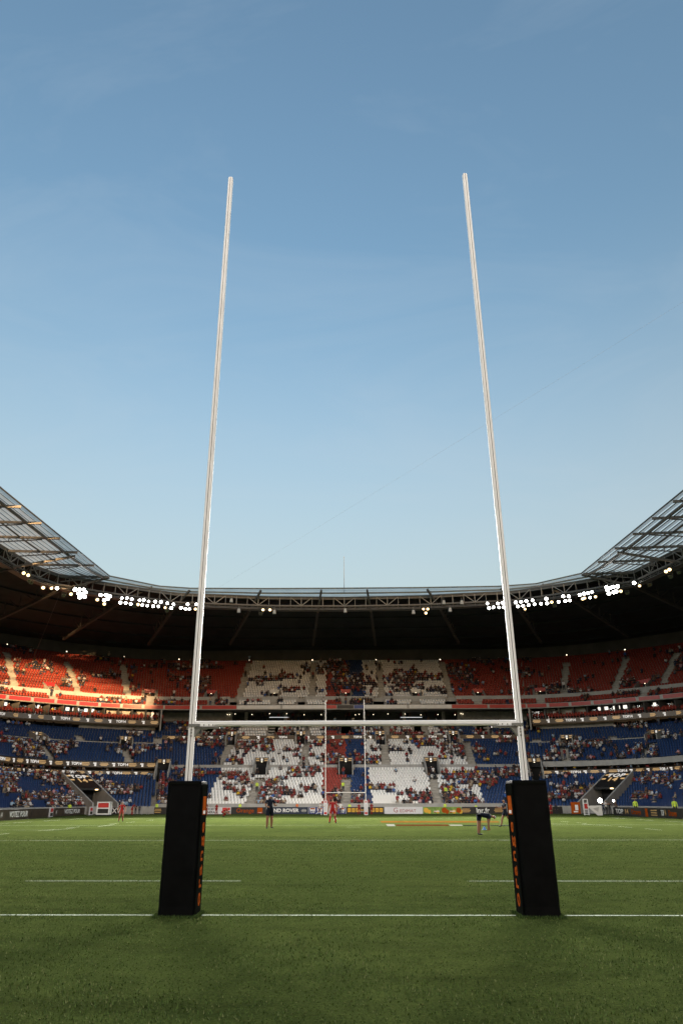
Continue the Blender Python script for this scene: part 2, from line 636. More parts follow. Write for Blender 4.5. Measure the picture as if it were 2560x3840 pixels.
def post_pad(x, y, h, w, dp, label, lettering):
    """a black padded sleeve round the foot of a post; the inner side carries the print"""
    s = 1 if x > 0 else -1
    p = tag(empty('post_pad', (x, y, 0)), label, 'post pad')
    m = MB()
    c = .055
    prof = []
    nz = 14
    rings = []
    for k in range(nz + 1):
        z = .01 + (h - .01) * k / nz
        sw = 1 + .004 * math.sin(k * 1.9 + x) + .003 * math.sin(k * 4.1)
        if k == 0:
            sw *= 1.015
        rings.append((z, sw))
    rings.append((h + .015, .95))
    out = []
    for sx, sy, a0 in ((1, -1, -90), (1, 1, 0), (-1, 1, 90), (-1, -1, 180)):
        for k in range(4):
            a = math.radians(a0 + 30 * k)
            out.append((sx * (w / 2 - c) + c * math.cos(a), sy * (dp / 2 - c) + c * math.sin(a)))
    m.prism(out, [((0, 0, z), (q, 0, 0), (0, q, 0)) for z, q in rings], 'pad_black')
    cover = m.build('cover', p, smooth=False)
    m = MB()
    xi = -s * (w / 2 * 1.022 + .004)
    m.box((xi, 0, h * .5), (.010, dp - .085, h * .97), 'pad_side')
    side = m.build('side_panel', p)
    m = MB()
    m.box((0, -dp / 2 * 1.01 - .012, h * .985), (w * .92, .006, .02), 'pad_side')
    m.build('top_seam', p)
    if lettering:
        xi -= s * .007
        m = MB()
        m.box((xi, -.01, h * .815), (.006, dp * .48, h * .145), 'orange_print')
        sq = m.build('printed_square', p)
        for k in range(3):
            m = MB()
        m = MB()
        for k in range(4):
            m.box((xi - s * .005, -.085 + .05 * k, h * .763), (.004, .028, .05), 'white_print')
        m.build('small_print', sq)
        me = text_mesh('orange', .46, 'orange_print', .003, bold=.004, space=1.22)
        tw = text_width(me)
        o = link('lettering', me, p)
        L = h * .62
        # letters run up the side, read from the pitch
        o.matrix_local = Matrix.Translation((xi, 0, h * .375)) @ Matrix.Rotation(-s * PI / 2, 4, 'Z') @ Matrix.Rotation(PI / 2, 4, 'X') @ Matrix.Rotation(PI / 2 * (1), 4, 'Z') @ Matrix.Scale(L / tw, 4, (1, 0, 0)) @ Matrix.Scale(.74, 4, (0, 1, 0))
    return p


post_pad(-2.875, GOAL_Y - .02, 2.0, .575, .56, 'big black pad on the foot of the left near upright', True)
post_pad(2.885, GOAL_Y - .02, 2.0, .575, .56, 'big black pad on the foot of the right near upright', True)


for x in (-2.875, 2.885):
    n = 3000
    e = RNG.integers(0, 4, n)
    u = RNG.uniform(-1, 1, n)
    q = RNG.uniform(0, .07, n)
    hx, hy = .30, .285
    px_ = np.where(e < 2, u * (hx + .05), np.where(e == 2, -hx - q, hx + q)) + x
    py_ = np.where(e < 2, np.where(e == 0, -hy - q, hy + q), u * (hy + .05)) + GOAL_Y - .02
    hh = RNG.uniform(.015, .055, n)
    aa = RNG.uniform(0, 2 * PI, n)
    m = MB()
    for i in range(n):
        ca, sa, w = math.cos(aa[i]), math.sin(aa[i]), .004
        m.add([(px_[i] - ca * w, py_[i] - sa * w, 0), (px_[i] + ca * w, py_[i] + sa * w, 0), (px_[i] - sa * hh[i] * .5, py_[i] + ca * hh[i] * .5, hh[i])], [(0, 1, 2)], ('blade_green', 'blade_dark', 'blade_dark')[i % 3])
    tag(m.build('grass_tufts'), 'longer grass left by the mower round the foot of the %s black post pad' % ('left' if x < 0 else 'right'), 'grass', kind='stuff')


def far_pad(x, label):
    p = tag(empty('post_pad', (x, FAR_Y, 0)), label, 'post pad', 'white pads of the far goal')
    m = MB()
    m.box((0, 0, .95), (.52, .50, 1.9), 'board_white')
    m.build('cover', p)
    m = MB()
    m.box((0, -.26, 1.72), (.34, .012, .14), 'print_red')
    m.box((0, -.26, .25), (.38, .012, .28), 'print_red')
    m.box((0, -.262, .95), (.10, .012, .9), 'barrier_grey')
    m.build('printed_square', p)


far_pad(-2.88, 'white pad with red squares on the left upright of the far goal')
far_pad(2.88, 'white pad with red squares on the right upright of the far goal')

# ------------------------------------------------------------------ the bowl: plan and tiers
CX, CY, R0 = 30.2, 111.0, 11.0


def smooth01(x):
    x = min(1, max(0, x))
    return x * x * (3 - 2 * x)


def drift(phi):
    return 5.0 * smooth01((math.degrees(phi) - 40) / 50)


def kink(t):
    return CX + .25 * t


def kink_phi(t):
    return math.asin(.25 * t / (R0 + t))


def plan_corner(side, v, t, up=False):
    """v 0 at the joint with the end stand, 1 at the start of the straight side, 2 at its near end"""
    if v <= 1:
        pk = kink_phi(t)
        phi = pk + (PI / 2 - pk) * v
        r = R0 + t + (drift(phi) if up else 0)
        return side * (CX + r * math.sin(phi)), CY + r * math.cos(phi)
    r = R0 + t + (drift(PI / 2) if up else 0)
    return side * (CX + r), CY + (v - 1) * (8.0 - CY)


def plan_end(u, t, up=False):
    x = u * kink(t)
    if abs(x) <= CX:
        return x, CY + R0 + t
    r = R0 + t
    return x, CY + math.sqrt(r * r - (abs(x) - CX) ** 2)


def offset_of(x, y, up=False):
    ax = abs(x)
    if ax <= CX:
        return y - CY - R0
    if y >= CY:
        phi = math.atan2(ax - CX, y - CY)
        return math.hypot(ax - CX, y - CY) - R0 - (drift(phi) if up else 0)
    return ax - CX - R0 - (drift(PI / 2) if up else 0)


def outward(x, y):
    ax = abs(x)
    if ax <= CX:
        return Vector((0, 1, 0))
    if y >= CY:
        d = Vector((x - math.copysign(CX, x), y - CY, 0))
        return d.normalized()
    return Vector((math.copysign(1, x), 0, 0))


# tiers: first offset, first height, rows, going, rise, whether it follows the drifting upper ring
END_TIERS = dict(lower=(.3, 1.0, 14, .84, .43, False), middle=(12.6, 7.55, 10, .84, .51, False), top=(21.35, 13.3, 5, .84, .62, False),
                 gallery=(20.3, 19.2, 2, .8, .5, True), upper=(22.7, 20.9, 17, .8, .58, True))
COR_TIERS = dict(lower=(.3, .75, 12, .8, .42, False), middle=(10.7, 8.0, 8, .84, .44, False), top=(17.75, 11.9, 5, .84, .5, False),
                 gallery=(20.3, 19.2, 2, .8, .5, True), upper=(22.7, 20.9, 17, .8, .58, True))


def tier_point(px, py, tier, lift=.5):
    """where a sight line meets the slope of a tier"""
    t0, z0, n, dt, dz, up = tier
    r = sight(px, py)

    def gap(k):
        x, y, z = CAM_X + r[0] * k, r[1] * k, CAM_H + r[2] * k
        return z - (z0 + lift + (offset_of(x, y, up) - t0) * dz / dt)
    lo, hi = 60 / r[1], 220 / r[1]
    glo = gap(lo)
    for _ in range(50):
        mid = (lo + hi) / 2
        if (gap(mid) > 0) == (glo > 0):
            lo = mid
        else:
            hi = mid
    return Vector((CAM_X + r[0] * lo, r[1] * lo, CAM_H + r[2] * lo))


# holes cut in the terraces (footprints: centre line, half width) and the aisles
class Strip:
    def __init__(self, a, b, half):
        self.a, self.b, self.half = Vector((a[0], a[1])), Vector((b[0], b[1])), half
        self.d = (self.b - self.a)
        self.len = self.d.length
        self.d.normalize()

    def inside(self, x, y, grow=0.0):
        q = Vector((x, y)) - self.a
        k = q.dot(self.d)
        if k < -grow or k > self.len + grow:
            return False
        return abs(q.x * self.d.y - q.y * self.d.x) < self.half + grow


HOLES, AISLES = [], []          # (stand, tier, Strip)


def stand_of(x, y):
    t = offset_of(x, y)
    if abs(x) < kink(max(0, t)) and y > CY:
        return 'end'
    return 'left' if x < 0 else 'right'


def aisle(stand, tier_name, p0, p1, half=.62):
    tr = (END_TIERS if stand == 'end' else COR_TIERS)[tier_name]
    a, b = tier_point(*p0, tr), tier_point(*p1, tr)
    AISLES.append((stand, tier_name, Strip(a, b, half)))


# end stand aisles (picture points: lower end, upper end)
for a, b in (((930, 3018), (950, 2945)), ((1640, 3018), (1612, 2912)), ((1300, 3015), (1297, 2915)), ((1120, 3015), (1125, 2940))):
    pass
for a, b in (((932, 3022), (975, 2915)), ((1643, 3022), (1622, 2912)), ((1298, 3022), (1297, 2912))):
    aisle('end', 'lower', a, b, .75)
for a, b in (((822, 2866), (868, 2780)), ((1138, 2866), (1150, 2778)), ((1447, 2866), (1440, 2780)), ((1772, 2866), (1745, 2780))):
    aisle('end', 'middle', a, b, .7)
for a, b in (((735, 2770), (775, 2705)), ((1012, 2757), (1025, 2702)), ((1600, 2757), (1585, 2702)), ((1843, 2757), (1815, 2702)), ((1150, 2757), (1152, 2702)), ((1450, 2757), (1445, 2702))):
    aisle('end', 'top', a, b, .6)
for a, b in (((897, 2608), (935, 2480)), ((1170, 2608), (1176, 2480)), ((1432, 2608), (1420, 2480)), ((1690, 2608), (1655, 2480))):
    aisle('end', 'upper', a, b, .6)
for p in (786, 1026, 1296, 1560, 1796):
    a = at_depth(p, 2640, 142)
    AISLES.append(('end', 'gallery', Strip((a.x, 141), (a.x, 145), .7)))
for a, b in (((300, 2600), (252, 2475)), ((482, 2606), (463, 2490)), ((652, 2610), (668, 2480)), ((62, 2590), (30, 2440))):
    aisle('left', 'upper', a, b, .6)
for a, b in (((2112, 2600), (2120, 2480)), ((2300, 2580), (2345, 2460)), ((2480, 2560), (2535, 2440)), ((1905, 2608), (1890, 2480))):
    aisle('right', 'upper', a, b, .6)
for a, b in (((490, 2862), (468, 2800)), ((200, 2845), (160, 2790))):
    aisle('left', 'middle', a, b, .62)
for a, b in (((2120, 2862), (2112, 2800)), ((2405, 2835), (2440, 2785))):
    aisle('right', 'middle', a, b, .62)
for a, b in (((310, 2782), (296, 2750)), ((596, 2790), (596, 2760))):
    aisle('left', 'top', a, b, .6)
for a, b in (((2285, 2778), (2300, 2755)), ((2010, 2788), (2010, 2765))):
    aisle('right', 'top', a, b, .6)
aisle('left', 'lower', (587, 3018), (600, 2920), .62)
aisle('right', 'lower', (2015, 3018), (2000, 2920), .62)
for p in (560, 200):
    a = tier_point(p, 2632 if p > 300 else 2608, COR_TIERS['gallery'])
    o = outward(a.x, a.y)
    AISLES.append(('left', 'gallery', Strip((a - o * 2.5)[:2], (a + o * 2.5)[:2], .65)))
for p, q in ((2025, 2630), (2405, 2600)):
    a = tier_point(p, q, COR_TIERS['gallery'])
    o = outward(a.x, a.y)
    AISLES.append(('right', 'gallery', Strip((a - o * 2.5)[:2], (a + o * 2.5)[:2], .65)))

# vomitories: stand, tier whose rows they cut, centre in the picture, width, offsets front/back, floor, top, lintel
VOMS = []


def vomitory_at(stand, tier_name, px, py, width, tf, tb, zf, zt, lintel, up):
    tr = (END_TIERS if stand == 'end' else COR_TIERS)[tier_name]
    p = tier_point(px, py, tr)
    o = outward(p.x, p.y)
    t = offset_of(p.x, p.y, up)
    a, b = p + o * (tf - t), p + o * (tb - t)
    HOLES.append((stand, None, Strip(a, b, width / 2), tf - .2, tb))
    VOMS.append((stand, a, b, o, width, zf, zt, lintel))


for x in (790, 1027, 1296, 1560, 1795):
    lint = 'fascia_white' if 900 < x < 1700 and x != 1296 else 'fascia_red'
    vomitory_at('end', 'upper', x, 2600, 2.0, 22.2, 25.0, 20.2, 22.25, lint, True)
for x, y in ((200, 2585), (562, 2602)):
    vomitory_at('left', 'upper', x, y, 2.2, 22.2, 25.0, 20.2, 22.25, 'fascia_red', True)
for x, y in ((2025, 2600), (2402, 2575)):
    vomitory_at('right', 'upper', x, y, 2.2, 22.2, 25.0, 20.2, 22.25, 'fascia_red', True)
for x in (981, 1296, 1616):
    vomitory_at('end', 'middle', x, 2862, 2.4, 9.9, 13.6, 5.7, 8.5, 'led', False)
for x, s in ((869, 0), (1425, 0), (1128, 0), (1700, 0)):
    vomitory_at('end', 'top', x, 2757, 1.9, 20.0, 22.2, 11.9, 13.9, 'led', False)
vomitory_at('left', 'middle', 612, 2862, 2.3, 8.6, 11.4, 4.9, 8.2, 'led', False)
vomitory_at('right', 'middle', 2005, 2862, 2.3, 8.6, 11.4, 4.9, 8.2, 'led', False)
vomitory_at('left', 'top', 473, 2776, 2.2, 16.5, 19.0, 10.9, 12.6, 'led', False)
vomitory_at('right', 'top', 2122, 2780, 2.2, 16.5, 19.0, 10.9, 12.6, 'led', False)
vomitory_at('left', 'top', 150, 2766, 2.2, 16.5, 19.0, 10.9, 12.6, 'led', False)
vomitory_at('right', 'top', 2445, 2762, 2.2, 16.5, 19.0, 10.9, 12.6, 'led', False)

# players' tunnels through the lower corners
TUNNELS = {}
for side, bot, topp in (('left', (374, 3032), (279, 2918)), ('right', (2236, 3032), (2325, 2920))):
    tr = COR_TIERS['lower']
    a, b = tier_point(*bot, tr, 0.2), tier_point(*topp, tr, .6)
    st = Strip(a, b, 2.2)
    a2 = st.a - st.d * 1.2
    TUNNELS[side] = Strip(a2, st.b, 2.15)
    HOLES.append((side, 'lower', TUNNELS[side], -1, 9.4))


def in_hole(stand, x, y, t, grow=0.0):
    for h in HOLES:
        if h[0] == stand and h[3] - grow <= t <= h[4] + grow and h[2].inside(x, y, grow):
            return True
    return False


# ------------------------------------------------------------------ grandstands
STANDS = {}
STANDS['end'] = tag(empty('end_grandstand', (0, 122, 0)), 'steep end stand with white and red seats facing the camera beyond the far goal', 'grandstand')
STANDS['left'] = tag(empty('corner_grandstand', (-41, 111, 0)), 'left corner stand of blue lower seats under a sunlit red upper tier', 'grandstand')
STANDS['right'] = tag(empty('corner_grandstand', (41, 111, 0)), 'right corner stand of blue lower seats under a shaded red upper tier', 'grandstand')


def build_part(mb, name, stand, smooth=False):
    o = mb.build(name, None, smooth)
    p = STANDS[stand]
    o.parent = p
    o.matrix_parent_inverse = Matrix.Translation(-p.location)
    return o


def params(stand, fine=.7):
    if stand == 'end':
        n = int(70 / fine)
        return [-1 + 2 * k / n for k in range(n + 1)]
    n1 = int(34 / fine)
    n2 = int(60 / fine)
    return [k / n1 for k in range(n1)] + [1 + k / n2 for k in range(n2 + 1)]


def plan(stand, u, t, up):
    if stand == 'end':
        return plan_end(u, t, up)
    return plan_corner(-1 if stand == 'left' else 1, u, t, up)


def sweep(mb, stand, prof, mat, up=False, pr=None, holes=False):
    """prof: list of (offset, height[, material])"""
    pr = pr or params(stand)
    n = len(prof)
    base = len(mb.v)
    flip = (stand == 'right')
    for u in pr:
        for q in prof:
            x, y = plan(stand, u, q[0], up)
            mb.v.append((x, y, q[1]))
    for i in range(len(pr) - 1):
        for k in range(n - 1):
            if holes:
                tm = (prof[k][0] + prof[k + 1][0]) / 2
                x, y = plan(stand, (pr[i] + pr[i + 1]) / 2, tm, up)
                if in_hole(stand, x, y, tm):
                    continue
            f = (base + i * n + k, base + i * n + k + 1, base + (i + 1) * n + k + 1, base + (i + 1) * n + k)
            mb.f.append(f if flip else f[::-1])
            mb.m.append(mb.slot(prof[k][2] if len(prof[k]) > 2 else mat))


def stairs_profile(tr):
    t0, z0, n, dt, dz, up = tr
    p = []
    for i in range(n):
        p += [(t0 + i * dt, z0 + i * dz), (t0 + (i + 1) * dt, z0 + i * dz)]
    p.append((t0 + n * dt, z0 + n * dz))
    return p


def row_points(stand, t, up, step):
    pr = params(stand, .5)
    pts = np.array([plan(stand, u, t, up) for u in pr])
    seg = np.hypot(*np.diff(pts, axis=0).T)
    s = np.concatenate([[0], np.cumsum(seg)])
    k = np.arange(step * .5, s[-1] - step * .3, step)
    return np.stack([np.interp(k, s, pts[:, 0]), np.interp(k, s, pts[:, 1])], 1), k


def visible(x, y, z, margin=60):
    px, py = in_picture((x, y, z))
    return -margin < px < 2560 + margin and y > 30


def border(pa, pb, tr):
    a, b = tier_point(*pa, tr), tier_point(*pb, tr)
    return a, b


def make_border(pa, pb, tr):
    a, b = border(pa, pb, tr)
    return lambda y: a.x + (b.x - a.x) * (y - a.y) / (b.y - a.y)


E = END_TIERS
BORD = dict(
    lower=[make_border((765, 3020), (828, 2888), E['lower']), make_border((1207, 3020), (1211, 2888), E['lower']), make_border((1298, 3020), (1297, 2888), E['lower']), make_border((1398, 3020), (1380, 2888), E['lower']), make_border((1822, 3020), (1778, 2888), E['lower'])],
    middle=[make_border((840, 2865), (880, 2775), E['middle']), make_border((1213, 2865), (1221, 2775), E['middle']), make_border((1298, 2865), (1297, 2775), E['middle']), make_border((1372, 2865), (1369, 2775), E['middle']), make_border((1774, 2865), (1742, 2775), E['middle'])],
    top=[make_border((845, 2757), (850, 2705), E['top']), make_border((1221, 2757), (1223, 2705), E['top']), make_border((1297, 2757), (1297, 2705), E['top']), make_border((1368, 2757), (1366, 2705), E['top']), make_border((1700, 2757), (1695, 2705), E['top'])],
    gallery=[make_border((888, 2640), (893, 2625), E['gallery']), make_border((1223, 2640), (1223, 2625), E['gallery']), make_border((1297, 2640), (1297, 2625), E['gallery']), make_border((1366, 2640), (1365, 2625), E['gallery']), make_border((1692, 2640), (1692, 2625), E['gallery'])],
    upper=[make_border((905, 2608), (945, 2480), E['upper']), make_border((1223, 2608), (1224, 2480), E['upper']), make_border((1297, 2608), (1297, 2480), E['upper']), make_border((1362, 2608), (1358, 2480), E['upper']), make_border((1682, 2608), (1645, 2480), E['upper'])])


def seat_colour(stand, tier, x, y):
    if stand != 'end':
        return 'seat_red' if tier in ('upper', 'gallery') else 'seat_blue'
    b = [f(y) for f in BORD[tier]]
    outer = 'seat_red' if tier in ('upper', 'gallery') else 'seat_blue'
    if x < b[0] or x > b[4]:
        return outer
    if x < b[1] or x > b[3]:
        return 'seat_white'
    return 'seat_red' if x < b[2] else 'seat_blue'


# one seat: x along the row, y outwards (away from the pitch), z up from the row's tread
SEAT_V = np.array([(-.22, .17, .40), (.22, .17, .40), (.22, .24, .86), (-.22, .24, .86), (-.22, .22, .40), (.22, .22, .40), (.22, .28, .86), (-.22, .28, .86),
                   (-.21, -.24, .43), (.21, -.24, .43), (.21, .18, .40), (-.21, .18, .40), (-.21, -.24, .37), (.21, -.24, .37), (.21, .18, .34), (-.21, .18, .34),
                   (-.05, .16, .02), (.05, .16, .02), (.05, .16, .38), (-.05, .16, .38)])
SEAT_F = [(0, 1, 2, 3), (3, 2, 6, 7), (1, 5, 6, 2), (4, 0, 3, 7), (5, 4, 7, 6), (8, 9, 10, 11), (12, 13, 9, 8), (13, 14, 10, 9), (15, 12, 8, 11), (16, 17, 18, 19)]


def noise2(x, y, seed):
    def h(i, j):
        v = math.sin(i * 127.1 + j * 311.7 + seed * 74.7) * 43758.5453
        return v - math.floor(v)
    i, j = math.floor(x), math.floor(y)
    fx, fy = smooth01(x - i), smooth01(y - j)
    return (h(i, j) * (1 - fx) + h(i + 1, j) * fx) * (1 - fy) + (h(i, j + 1) * (1 - fx) + h(i + 1, j + 1) * fx) * fy


FILL = {('end', 'lower'): .43, ('end', 'middle'): .37, ('end', 'top'): .55, ('end', 'gallery'): .42, ('end', 'upper'): .34,
        ('left', 'lower'): .52, ('left', 'middle'): .36, ('left', 'top'): .14, ('left', 'gallery'): .45, ('left', 'upper'): .26,
        ('right', 'lower'): .42, ('right', 'middle'): .42, ('right', 'top'): .30, ('right', 'gallery'): .35, ('right', 'upper'): .36}
SEATS = []       # stand, tier, row, index along row, x, y, z, ox, oy, colour
PEOPLE = []
STEP = .52
for stand in ('left', 'end', 'right'):
    tiers = END_TIERS if stand == 'end' else COR_TIERS
    for ti, (tn, tr) in enumerate(tiers.items()):
        t0, z0, n, dt, dz, up = tr
        for r in range(n):
            t = t0 + r * dt + dt * .55
            z = z0 + r * dz
            pts, ss = row_points(stand, t, up, STEP)
            run = 0
            for k, (x, y) in enumerate(pts):
                if not visible(x, y, z):
                    continue
                if in_hole(stand, x, y, t, .25):
                    continue
                if any(a[0] == stand and a[1] == tn and a[2].inside(x, y, .12) for a in AISLES):
                    continue
                o = outward(x, y)
                SEATS.append((stand, tn, r, k, x, y, z, o.x, o.y, seat_colour(stand, tn, x, y)))
                f = FILL[(stand, tn)]
                d = noise2(ss[k] * .16 + ti * 17, r * .38, 3 + ti + (5 if stand == 'end' else 9 if stand == 'left' else 13))
                d = .7 * d + .3 * noise2(ss[k] * .6, r * .9 + 40, 21 + ti)
                pr = smooth01((d - (.74 - f * .62)) / .26)
                if random.random() < pr * .92 + .02:
                    PEOPLE.append((stand, tn, r, k, x, y, z, o.x, o.y))


def inst_mesh(name, items, V, F, mat_names, mat_of):
    """many copies of one small shape in one mesh"""
    n = len(items)
    P = np.array([it[0] for it in items])
    O = np.array([it[1] for it in items])
    nv = len(V)
    X = np.stack([O[:, 1], -O[:, 0]], 1)            # along the row
    co = np.empty((n, nv, 3))
    co[:, :, 0] = P[:, None, 0] + V[None, :, 0] * X[:, None, 0] + V[None, :, 1] * O[:, None, 0]
    co[:, :, 1] = P[:, None, 1] + V[None, :, 0] * X[:, None, 1] + V[None, :, 1] * O[:, None, 1]
    co[:, :, 2] = P[:, None, 2] + V[None, :, 2]
    sizes = np.array([len(f) for f in F])
    idx = np.concatenate([np.array(f) for f in F])
    me = bpy.data.meshes.new(name)
    me.vertices.add(n * nv)
    me.vertices.foreach_set('co', co.ravel())
    me.loops.add(n * len(idx))
    me.loops.foreach_set('vertex_index', (idx[None, :] + (np.arange(n) * nv)[:, None]).ravel().astype(np.int32))
    me.polygons.add(n * len(F))
    ls = np.concatenate([[0], np.cumsum(sizes)[:-1]])
    me.polygons.foreach_set('loop_start', (ls[None, :] + (np.arange(n) * len(idx))[:, None]).ravel().astype(np.int32))
    for m in mat_names:
        me.materials.append(M[m])
    me.polygons.foreach_set('material_index', mat_of.ravel().astype(np.int32))
    me.update(calc_edges=True)
    return me


for stand in STANDS:
    mine = [s for s in SEATS if s[0] == stand]
    taken = {(p[0], p[1], p[2], p[3]) for p in PEOPLE}
    free = sorted((s for s in mine if s[:4] not in taken and 0 < in_picture(s[4:7])[0] < 2560), key=lambda s: s[5] ** 2 + s[4] ** 2)
    single = set(s[:4] for s in free[:100])
    rest = [s for s in mine if s[:4] not in single]
    names = ['seat_red', 'seat_white', 'seat_blue']
    mo = np.repeat(np.array([names.index(s[9]) for s in rest])[:, None], len(SEAT_F), 1)
    me = inst_mesh('seats', [(s[4:7], s[7:9]) for s in rest], SEAT_V, SEAT_F, names, mo)
    o = link('seats', me, STANDS[stand])
    o.matrix_parent_inverse = Matrix.Translation(-STANDS[stand].location)
    o['kind'] = 'stuff'
    tpl = {}
    for s in mine:
        if s[:4] in single:
            c = s[9]
            if c not in tpl:
                m = bpy.data.meshes.new('seat')
                m.from_pydata([tuple(v) for v in SEAT_V], [], SEAT_F)
                m.materials.append(M[c])
                m.update()
                tpl[c] = m
            q = link('seat', tpl[c], STANDS[stand])
            q.matrix_parent_inverse = Matrix.Translation(-STANDS[stand].location)
            q.location = s[4:7]
            q.rotation_euler = (0, 0, math.atan2(s[8], s[7]) - PI / 2)

for stand in ('left', 'end', 'right'):
    T = END_TIERS if stand == 'end' else COR_TIERS
    for tn, tr in T.items():
        m = MB()
        sweep(m, stand, stairs_profile(tr), 'concrete', tr[5], holes=True)
        build_part(m, tn + '_terrace', stand)
    # steps of the aisles: half steps standing on the treads
    for st, tn, sp in AISLES:
        if st != stand:
            continue
        m = MB()
        t0, z0, n, dt, dz, up = T[tn]
        for r in range(n):
            for h in (0, 1):
                ta = t0 + r * dt + (dt * .5 if h else .02)
                for q in np.arange(0, sp.len, .1):
                    p = sp.a + sp.d * q
                    if offset_of(p.x, p.y, up) >= ta:
                        break
                else:
                    continue
                if q == 0 and offset_of(sp.a.x, sp.a.y, up) > ta + dt:
                    continue
                o = outward(p.x, p.y)
                rz = math.atan2(o.y, o.x) - PI / 2
                hh = dz * (.5 if h else .06)
                m.box((p.x + o.x * dt * .25, p.y + o.y * dt * .25, z0 + r * dz + hh / 2 + .003), (sp.half * 2, dt * .5 - .01, hh), 'concrete_step', rz)
        if m.f:
            build_part(m, 'stair_flight', stand)

    # front wall, parapets
    m = MB()
    if stand == 'end':
        sweep(m, stand, [(-.05, 0), (-.05, 1.5), (.12, 1.5), (.12, .9)], 'parapet_grey')
        m2 = MB()
        sweep(m2, stand, [(12.35, 6.9), (12.35, 7.95), (12.55, 7.95), (12.55, 7.4)], 'parapet_grey', holes=True)
        build_part(m2, 'parapet', stand)
        m2 = MB()
        sweep(m2, stand, [(21.15, 12.5), (21.15, 13.75), (21.32, 13.75), (21.32, 13.2)], 'screen_dark', holes=True)
        build_part(m2, 'ribbon_screen', stand)
    else:
        sweep(m, stand, [(-.05, 0), (-.05, 1.12), (.12, 1.12), (.12, .7)], 'parapet_grey')
        m2 = MB()
        sweep(m2, stand, [(9.95, 5.75), (9.95, 6.0, 'screen_dark'), (9.93, 6.02, 'screen_dark'), (9.93, 6.78), (10.05, 6.78)], 'fascia_white', holes=True)
        build_part(m2, 'lower_ribbon_screen', stand)
        m2 = MB()
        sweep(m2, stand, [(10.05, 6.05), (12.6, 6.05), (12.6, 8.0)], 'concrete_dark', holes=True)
        build_part(m2, 'loge', stand)
        m2 = MB()
        mm = 'screen_dark' if stand == 'left' else 'parapet_grey'
        sweep(m2, stand, [(12.6, 7.38), (10.45, 7.38), (10.45, 8.25), (10.68, 8.25), (10.68, 8.0)], mm, holes=True)
        build_part(m2, 'loge_front', stand)
        m2 = MB()
        sweep(m2, stand, [(17.5, 11.2), (17.5, 12.1), (17.72, 12.1), (17.72, 11.8)], 'parapet_grey', holes=True)
        build_part(m2, 'parapet', stand)
    build_part(m, 'front_wall', stand)

    # concourse behind the top block, the gallery slab, the upper tier's fascia and the rear wall
    m = MB()
    if stand == 'end':
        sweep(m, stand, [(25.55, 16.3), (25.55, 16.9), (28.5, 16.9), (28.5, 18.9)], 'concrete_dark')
        for s in (-1, 1):
            pr = [s * k for k in np.linspace(.62, 1.0, 12)]
            sweep(m, stand, [(25.62, 16.2), (25.62, 18.6)], 'concrete', pr=pr)
        build_part(m, 'concourse_wall', stand)
        for x in np.linspace(-20, 20, 6):
            m = MB()
            m.box((x, 148.3, 17.7), (.6, .6, 2.2), 'concrete')
            build_part(m, 'concourse_column', stand)
    else:
        sweep(m, stand, [(21.95, 14.3), (21.95, 15.6)], 'concrete', pr=[k / 20 * .62 for k in range(1, 12)])
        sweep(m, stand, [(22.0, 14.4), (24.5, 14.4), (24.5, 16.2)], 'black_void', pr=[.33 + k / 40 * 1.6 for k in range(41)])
        build_part(m, 'concourse_wall', stand)
        m = MB()
        sweep(m, stand, [(24.5, 15.55), (19.6, 15.55), (19.6, 16.4), (24.5, 16.4)], 'screen_dark', up=True, pr=[.02 + k / 60 * 1.9 for k in range(61)])
        build_part(m, 'box_ribbon_screen', stand)
        m = MB()
        sweep(m, stand, [(22.6, 16.4), (22.6, 18.6)], 'glass_dark', up=True, pr=[.02 + k / 60 * 1.9 for k in range(61)])
        build_part(m, 'box_glazing', stand)
        sg = -1 if stand == 'left' else 1
        for v in np.arange(.02, 1.3, .058):
            m = MB()
            a = plan_corner(sg, v, 20.6, True)
            b = plan_corner(sg, v, 22.6, True)
            m.bar((a[0], a[1], 16.4), (a[0], a[1], 18.55), .16, .16, 'concrete_dark')
            o = outward(a[0], a[1])
            m.bar((a[0], a[1], 17.4), (b[0], b[1], 17.4), .12, 2.0, 'concrete_dark')
            build_part(m, 'box_partition', stand)
        m = MB()
        pts = []
        for rr in (0, 1):
            pp, kk = row_points(stand, 20.2 + rr * .85, True, .55)
            for q, (x, y) in enumerate(pp):
                if visible(x, y, 17) and (q // 7 + rr) % 5 != 0 and random.random() < .93:
                    o = outward(x, y)
                    pts.append(((x, y, 16.42 + rr * .3), (o.x, o.y)))
        me = inst_mesh('box_seats', pts, SEAT_V, SEAT_F, ['seat_red'], np.zeros((len(pts), len(SEAT_F))))
        q = link('box_seats', me, STANDS[stand])
        q.matrix_parent_inverse = Matrix.Translation(-STANDS[stand].location)
        q['kind'] = 'stuff'
        m = MB()
        for v0, v1, mat in ((.07, .115, 'cloth_backdrop'), (.125, .235, 'cloth_backdrop'), (.285, .30, 'glass_bright'), (.31, .325, 'glass_bright'), (.345, .372, 'glass_bright'), (.385, .40, 'glass_bright'), (.5, .51, 'glass_bright'), (.62, .63, 'glass_bright')):
            pr = list(np.linspace(v0, v1, 6))
            zz = (17.35, 18.45) if mat == 'cloth_backdrop' else (17.75, 18.35)
            m = MB()
            sweep(m, stand, [(22.4, zz[0]), (22.4, zz[1])], mat, up=True, pr=pr)
            build_part(m, 'box_window', stand)
    m = MB()
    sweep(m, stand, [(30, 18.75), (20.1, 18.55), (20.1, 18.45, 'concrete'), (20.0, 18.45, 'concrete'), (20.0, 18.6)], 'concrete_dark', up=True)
    build_part(m, 'gallery_slab', stand)
    # fascia panels
    m = MB()
